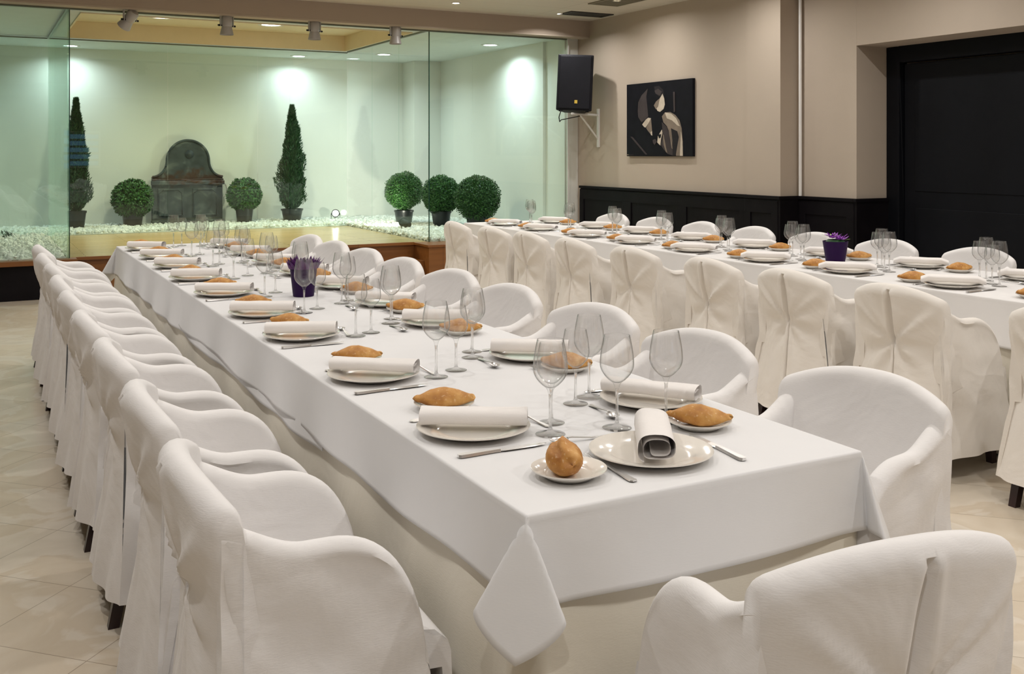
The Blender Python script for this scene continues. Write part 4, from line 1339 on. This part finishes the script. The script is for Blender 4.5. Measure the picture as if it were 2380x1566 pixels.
def napkin_mesh(seed, L=0.27, Wd=0.085, Hh=0.046, turns=2.1, droop=0.0):
    """flattened roll of folded cloth: spiral section extruded along x"""
    pts = []
    nP = 64
    for i in range(nP):
        t = i / (nP - 1)
        a = -math.pi * 0.35 + t * turns * 2 * math.pi
        k = 1 - 0.62 * t
        ca, sa = math.cos(a), math.sin(a)
        e_ = 0.72
        y = math.copysign(abs(ca) ** e_, ca) * Wd / 2 * k
        z = math.copysign(abs(sa) ** e_, sa) * Hh / 2 * (k if k > 0.35 else 0.35)
        wob = 0.0025 * noise.noise(Vector((t * 6, seed, 1)))
        pts.append((y + wob * 3 + 0.004 * t * math.sin(seed), z + wob - 0.004 * t))
    nx = 16
    vs = []
    for j in range(nx + 1):
        u = -1 + 2 * j / nx
        for i, (y, z) in enumerate(pts):
            t = i / (nP - 1)
            x = u * L / 2 - math.copysign(1, u) * 0.0015 * (t * 3) * (abs(u) > 0.99) + 0.003 * noise.noise(Vector((t * 5, u, seed))) * (abs(u) > 0.9)
            zz = z + Hh / 2 + 0.002 * noise.noise(Vector((u * 2, y * 20, seed)))
            zz -= droop * max(0, (abs(u) - 0.75)) * 0.06
            zz = max(0.0016, zz)
            vs.append((x, y * (1 + 0.03 * noise.noise(Vector((u * 2, seed, 3)))), zz))
    fs = [(j * nP + i, j * nP + i + 1, (j + 1) * nP + i + 1, (j + 1) * nP + i) for j in range(nx) for i in range(nP - 1)]
    return mesh('folded_napkin', vs, fs, M['napkin'])


def strip(mb, pts, ws, th=0.0022, z=None):
    """flat bar along pts (x, z) with widths ws in y"""
    vs = []
    for (x, zz), w_ in zip(pts, ws):
        vs += [(x, -w_ / 2, zz), (x, w_ / 2, zz), (x, w_ / 2 * 0.8, zz + th), (x, -w_ / 2 * 0.8, zz + th)]
    n = len(pts); fs = [(0, 1, 2, 3), tuple(reversed(range((n - 1) * 4, n * 4)))]
    for i in range(n - 1):
        a, b = i * 4, (i + 1) * 4
        for k in range(4):
            k2 = (k + 1) % 4
            fs.append((a + k, b + k, b + k2, a + k2))
    return mb.add(vs, fs)


def knife_mesh():
    mb = MB()
    strip(mb, [(-0.115, 0.001), (-0.110, 0.001), (-0.095, 0.001), (-0.05, 0.001), (-0.015, 0.001), (-0.008, 0.001)], [0.010, 0.020, 0.021, 0.015, 0.012, 0.014], 0.0065)
    strip(mb, [(-0.008, 0.003), (0.0, 0.003), (0.03, 0.003), (0.08, 0.003), (0.105, 0.003), (0.117, 0.003)], [0.010, 0.017, 0.020, 0.020, 0.013, 0.002], 0.0018)
    return mb.me('table_knife', M['steel'], True, 35)


def fork_mesh(k=1.0):
    mb = MB()
    strip(mb, [(-0.10, 0.001), (-0.095, 0.001), (-0.08, 0.0015), (-0.03, 0.004), (0.02, 0.009), (0.035, 0.008)], [0.010, 0.020, 0.019, 0.009, 0.007, 0.010], 0.0026)
    strip(mb, [(0.035, 0.008), (0.046, 0.005), (0.056, 0.003)], [0.012, 0.024, 0.025], 0.0018)
    for i in range(4):
        m2 = MB(); strip(m2, [(0.055, 0.0028), (0.08, 0.003), (0.10, 0.008)], [0.0036, 0.0032, 0.0018], 0.0018)
        oy = (i - 1.5) * 0.0068
        mb.add([(x * 1, y + oy, z) for x, y, z in m2.v], m2.f)
    for i, v in enumerate(mb.v): mb.v[i] = (v[0] * k, v[1] * k, v[2])
    return mb.me('table_fork', M['steel'], True, 35)


def spoon_mesh(k=0.85):
    mb = MB()
    strip(mb, [(-0.10, 0.001), (-0.095, 0.001), (-0.08, 0.0015), (-0.03, 0.004), (0.03, 0.010), (0.042, 0.010)], [0.010, 0.020, 0.018, 0.008, 0.007, 0.009], 0.0024)
    n, m_ = 9, 16
    vs = []; fs = []
    for s_, dz in ((1, 0.0), (-1, -0.0012)):
        for i in range(n):
            r_ = i / (n - 1)
            for j in range(m_):
                a = 2 * math.pi * j / m_
                vs.append((0.068 + math.cos(a) * 0.029 * r_, math.sin(a) * 0.019 * r_, 0.0022 + 0.0078 * r_ ** 2 + dz))
    o2 = n * m_
    for i in range(n - 1):
        for j in range(m_):
            j2 = (j + 1) % m_
            fs.append((i * m_ + j, i * m_ + j2, (i + 1) * m_ + j2, (i + 1) * m_ + j))
            fs.append((o2 + i * m_ + j, o2 + (i + 1) * m_ + j, o2 + (i + 1) * m_ + j2, o2 + i * m_ + j2))
    for j in range(m_):
        j2 = (j + 1) % m_
        fs.append(((n - 1) * m_ + j, (n - 1) * m_ + j2, o2 + (n - 1) * m_ + j2, o2 + (n - 1) * m_ + j))
    mb.add(vs, fs)
    for i, v in enumerate(mb.v): mb.v[i] = (v[0] * k, v[1] * k, v[2])
    return mb.me('dessert_spoon', M['steel'], True, 35)


ME = dict(plate=plate_mesh('dinner_plate', 0.143), small=plate_mesh('bread_plate', 0.083),
          g1=glass_mesh('wine_glass', 0.236, 0.0435, 0.033, 0.0375), g2=glass_mesh('wine_glass', 0.208, 0.0385, 0.030, 0.035),
          knife=knife_mesh(), fork=fork_mesh(), spoon=spoon_mesh(),
          breads=[torpedo_bread(s, point=p) for s, p in ((1, 1.0), (4, 1.25), (8, 0.9), (13, 1.1))],
          naps=[napkin_mesh(1), napkin_mesh(2, L=0.275, turns=1.6, Wd=0.09), napkin_mesh(5, L=0.265, turns=2.4), ],
          napw=[napkin_mesh(3, L=0.325, turns=1.7, Wd=0.095, droop=1), napkin_mesh(7, L=0.315, turns=2.0, Wd=0.09, droop=1)])
ZT = CZ + 0.0012


def item(kind, me, x, y, z, rz, label, cat, group):
    o = ob(kind, me, None, (x, y, z), (0, 0, rz))
    return tag(o, label, cat, group)


def setting(px, py, face, seat, grp, nap_rz, bread, glasses, wide=False, i=0, skip=()):
    """face: unit angle the diner looks along; seat: phrase saying which place"""
    f = (math.cos(face), math.sin(face)); l = (-f[1], f[0])          # forward, diner's left
    def at(a, b): return px + f[0] * a + l[0] * b, py + f[1] * a + l[1] * b
    item('dinner_plate', ME['plate'], px, py, ZT, rnd.uniform(0, 6), 'white dinner plate, ' + seat, 'plate', 'dinner plates, ' + grp)
    nm = ME['napw'][i % 2] if wide else ME['naps'][i % 3]
    item('folded_napkin', nm, px + rnd.uniform(-.004, .004), py, ZT + 0.0175 if not wide else ZT + 0.0195, nap_rz, 'rolled white napkin, ' + seat, 'napkin', 'rolled napkins, ' + grp)
    bx, by = at(*bread)
    item('bread_plate', ME['small'], bx, by, ZT, rnd.uniform(0, 6), 'small white bread plate, ' + seat, 'plate', 'bread plates, ' + grp)
    if 'bread' not in skip:
        o = item('bread_roll', ME['breads'][i % 4], bx, by, ZT + 0.0055, R(-28 + rnd.uniform(-16, 16)), 'golden pointed bread roll, ' + seat, 'bread roll', 'bread rolls, ' + grp)
    for k, (gx, gy) in enumerate(glasses):
        item('wine_glass', ME['g1' if k == 0 else 'g2'], gx, gy, ZT, 0, ('taller' if k == 0 else 'shorter') + ' empty wine glass, ' + seat, 'wine glass', ('taller' if k == 0 else 'shorter') + ' wine glasses, ' + grp)
    kx, ky = at(-0.01, -0.178)
    item('table_knife', ME['knife'], kx, ky, ZT, face + R(rnd.uniform(-5, 5)), 'steel table knife, ' + seat, 'knife', 'table knives, ' + grp)
    kx, ky = at(-0.005, 0.165)
    item('table_fork', ME['fork'], kx, ky, ZT, face + R(rnd.uniform(-4, 4)), 'steel table fork, ' + seat, 'fork', 'table forks, ' + grp)
    kx, ky = at(0.178, 0.03)
    item('dessert_spoon', ME['spoon'], kx, ky, ZT, face + R(90 + rnd.uniform(-8, 8)), 'small steel spoon lying above the plate, ' + seat, 'spoon', 'dessert spoons, ' + grp)


PL = [(1.103, 2.275), (1.095, 2.97), (1.092, 3.74), (1.095, 4.34), (1.085, 5.05), (1.080, 5.74), (1.095, 6.40), (1.10, 7.02), (1.092, 7.66)]
GLA = [[(1.262, 2.165), (1.317, 2.255)], [(1.270, 2.885), (1.366, 2.945)], [(1.283, 3.672), (1.36, 3.715)], [(1.27, 4.31), (1.356, 4.40)], [(1.245, 4.89), (1.33, 5.01)],
       [(1.271, 5.67), (1.375, 5.78)], [(1.30, 6.36), (1.36, 6.46)], [(1.30, 7.05), (1.37, 7.14)], [(1.307, 7.80), (1.38, 7.88)]]
NR = [-30, -38, -24, -26, -28, -26, -32, -28, -36]
BR = [(0.03, 0.245), (0.03, 0.24), (0.02, 0.235), (0.02, 0.24), (0.03, 0.235), (0.02, 0.24), (0.02, 0.24), (0.02, 0.24), (0.0, 0.235)]
for i, (x, y) in enumerate(PL):
    setting(x, y, 0.0, 'near table, open floor side, %s from head end' % ORD[i], 'open floor side of the near table', R(NR[i]), BR[i], GLA[i], i=i)
PR = [(1.672, 2.31), (1.680, 3.015), (1.662, 3.775), (1.672, 4.37), (1.685, 5.04), (1.68, 5.70), (1.68, 6.35), (1.68, 7.0), (1.68, 7.64)]
GRR = [[(1.55, 2.44), (1.476, 2.393)], [(1.500, 3.10), (1.541, 3.19)], [(1.505, 3.88), (1.55, 3.98)], [(1.505, 4.50), (1.56, 4.58)], [(1.50, 5.16), (1.54, 5.28)], [(1.50, 5.84), (1.55, 5.93)], [(1.50, 6.47), (1.54, 6.56)], [(1.50, 7.13), (1.55, 7.22)], [(1.50, 7.77), (1.54, 7.86)]]
NRR = [-54, -34, -30, -40, -38, -35, -40, -35, -38]
for i, (x, y) in enumerate(PR):
    setting(x, y, math.pi, 'near table, inner side, %s from head end' % ORD[i], 'inner side of the near table', R(NRR[i]), (0.0, 0.235) if i else (0.04, 0.262), GRR[i], i=i + 1)
# head place
HS = 'the near table head end'
item('dinner_plate', ME['plate'], 1.375, 1.900, ZT, 0, 'white dinner plate with an end-on rolled napkin at ' + HS, 'plate', 'place setting at the head of the near table')
item('folded_napkin', napkin_mesh(11, L=0.235, Wd=0.098, Hh=0.068, turns=2.2), 1.395, 1.915, ZT + 0.0125, R(57), 'rolled white napkin seen end-on at ' + HS, 'napkin', 'place setting at the head of the near table')
item('bread_plate', ME['small'], 1.135, 1.868, ZT, 0, 'small white bread plate at ' + HS, 'plate', 'place setting at the head of the near table')
bm_ = torpedo_bread(21, L=0.115, Wd=0.080, Hh=0.082, point=0.55, knobs=0.0)
o = item('bread_roll', bm_, 1.130, 1.872, ZT + 0.0055, R(75), 'round golden bread roll standing end-on at ' + HS, 'bread roll', 'place setting at the head of the near table')
item('wine_glass', ME['g1'], 1.590, 2.130, ZT, 0, 'empty wine glass behind the end-on napkin at ' + HS, 'wine glass', 'place setting at the head of the near table')
item('wine_glass', ME['g1'], 1.440, 2.135, ZT, 0, 'empty wine glass with its whole foot in view at ' + HS, 'wine glass', 'place setting at the head of the near table')
item('table_fork', ME['fork'], 1.236, 1.868, ZT, R(91), 'steel table fork between the plate and the bread plate at ' + HS, 'fork', 'place setting at the head of the near table')
item('table_knife', ME['knife'], 1.552, 1.885, ZT, R(84), 'steel table knife beside the plate at ' + HS, 'knife', 'place setting at the head of the near table')
item('dessert_spoon', ME['spoon'], 1.30, 2.085, ZT, R(175), 'small steel spoon lying above the plate at ' + HS, 'spoon', 'place setting at the head of the near table')

# far table
PN = [(4.50, 2.85), (4.50, 3.56), (4.50, 4.28), (4.50, 4.97), (4.50, 5.70), (4.50, 6.42), (4.50, 7.12), (4.50, 7.90), (4.52, 8.62)]
for i, (x, y) in enumerate(PN):
    k = len(PN) - 1 - i
    setting(x, y, 0.0, 'far table, inner side, %s from stage end' % ORD[k], 'inner side of the far table', R(-50 + (i * 37 % 7 - 3)), (0.0, 0.25),
            [(x + 0.235, y - 0.10), (x + 0.285, y - 0.02)], wide=True, i=i)
PF = [(5.10, 3.54), (5.10, 4.26), (5.10, 5.02), (5.09, 5.74), (5.09, 6.48), (5.10, 7.20), (5.10, 7.90), (5.10, 8.68)]
for i, (x, y) in enumerate(PF):
    k = len(PF) - 1 - i
    setting(x, y, math.pi, 'far table, wainscot side, %s from stage end' % ORD[k], 'wainscot side of the far table', R(-50 + (i * 23 % 7 - 3)), (0.0, 0.27),
            [(x - 0.215, y + 0.11), (x - 0.165, y + 0.19)], wide=True, i=i + 2)


# ------------------------------------------------------------------ flower pots on the tables
def table_pot(name, x, y, h, r0, r1, label, frill):
    e = empty(name, (x, y, ZT), 0.3); tag(e, label, 'flower pot', 'purple pots on the tables')
    MB().lathe([(0.0001, 0.0), (r0, 0.0), (r0 * 1.01, 0.002), (r1, h), (r1 * 0.96, h), (r1 * 0.94, h * 0.93), (0.0001, h * 0.90)], 40).ob('pot', M['purple'], e, smooth=True)
    rs = random.Random(int(h * 1000))
    if frill:
        f = MB(); n = 44
        for ring, (rr, hh) in enumerate(((r1 * 1.02, 1.0), (r1 * 0.85, 1.06), (r1 * 0.55, 1.06))):
            for i in range(n // (1 + ring)):
                a = 2 * math.pi * (i + rs.random()) / (n // (1 + ring))
                w_ = 0.011; tilt = rs.uniform(0.1, 0.75)
                L_ = rs.uniform(0.028, 0.05)
                bx, by, bz = rr * math.cos(a), rr * math.sin(a), h * (0.86 if ring == 0 else 0.93)
                ox, oy = math.cos(a) * L_ * tilt, math.sin(a) * L_ * tilt
                tx, ty = -math.sin(a) * w_, math.cos(a) * w_
                top = (bx + ox, by + oy, bz + L_ * hh)
                mid = (bx + ox * 0.4, by + oy * 0.4, bz + L_ * 0.5)
                f.add([(bx - tx, by - ty, bz), (bx + tx, by + ty, bz), (mid[0] + tx * .8 + 0.002, mid[1] + ty * .8, mid[2]), top, (mid[0] - tx * .8, mid[1] - ty * .8 + 0.002, mid[2])], [(0, 1, 2, 3, 4)])
        o = f.ob('paper_frill', M['purple_paper'], e)
        m_ = o.modifiers.new('thick', 'SOLIDIFY'); m_.thickness = 0.0008
    else:
        f = MB(); g_ = MB()
        for q, (fx, fy, fz) in enumerate(((-0.035, 0.0, 0.02), (0.04, -0.03, 0.005), (0.0, 0.03, 0.025), (0.02, 0.01, 0.022), (-0.01, -0.04, 0.012))):
            for i in range(13):
                a = 2 * math.pi * i / 13 + q
                L_ = rs.uniform(0.040, 0.060); w_ = 0.0085; up = rs.uniform(0.1, 0.9)
                c = Vector((fx, fy, h + fz)); d = Vector((math.cos(a), math.sin(a), up)).normalized(); t_ = Vector((-math.sin(a), math.cos(a), 0)) * w_
                tgt = g_ if (q in (1,) and i % 2) or (q in (0, 2) and i % 5 == 0) else f
                tgt.add([c, c + d * L_ * .5 + t_, c + d * L_, c + d * L_ * .5 - t_], [(0, 1, 2, 3)])
        for mbx, nm, mt in ((f, 'petals', 'petal'), (g_, 'green_petals', 'green_centre')):
            o = mbx.ob(nm, M[mt], e)
            m_ = o.modifiers.new('thick', 'SOLIDIFY'); m_.thickness = 0.001
        MB().lathe([(0.0001, h * 0.9), (r1 * 0.85, h * 0.92), (r1 * 0.6, h * 1.08), (0.0001, h * 1.12)], 16).ob('moss', M['cyp_leaf'], e, smooth=True)


table_pot('frilled_plant_pot', 1.42, 4.83, 0.158, 0.050, 0.068, 'purple pot with a spiky purple paper frill on the near table', True)
table_pot('flower_pot', 4.90, 4.76, 0.130, 0.060, 0.080, 'purple pot of violet and green flowers on the far table', False)
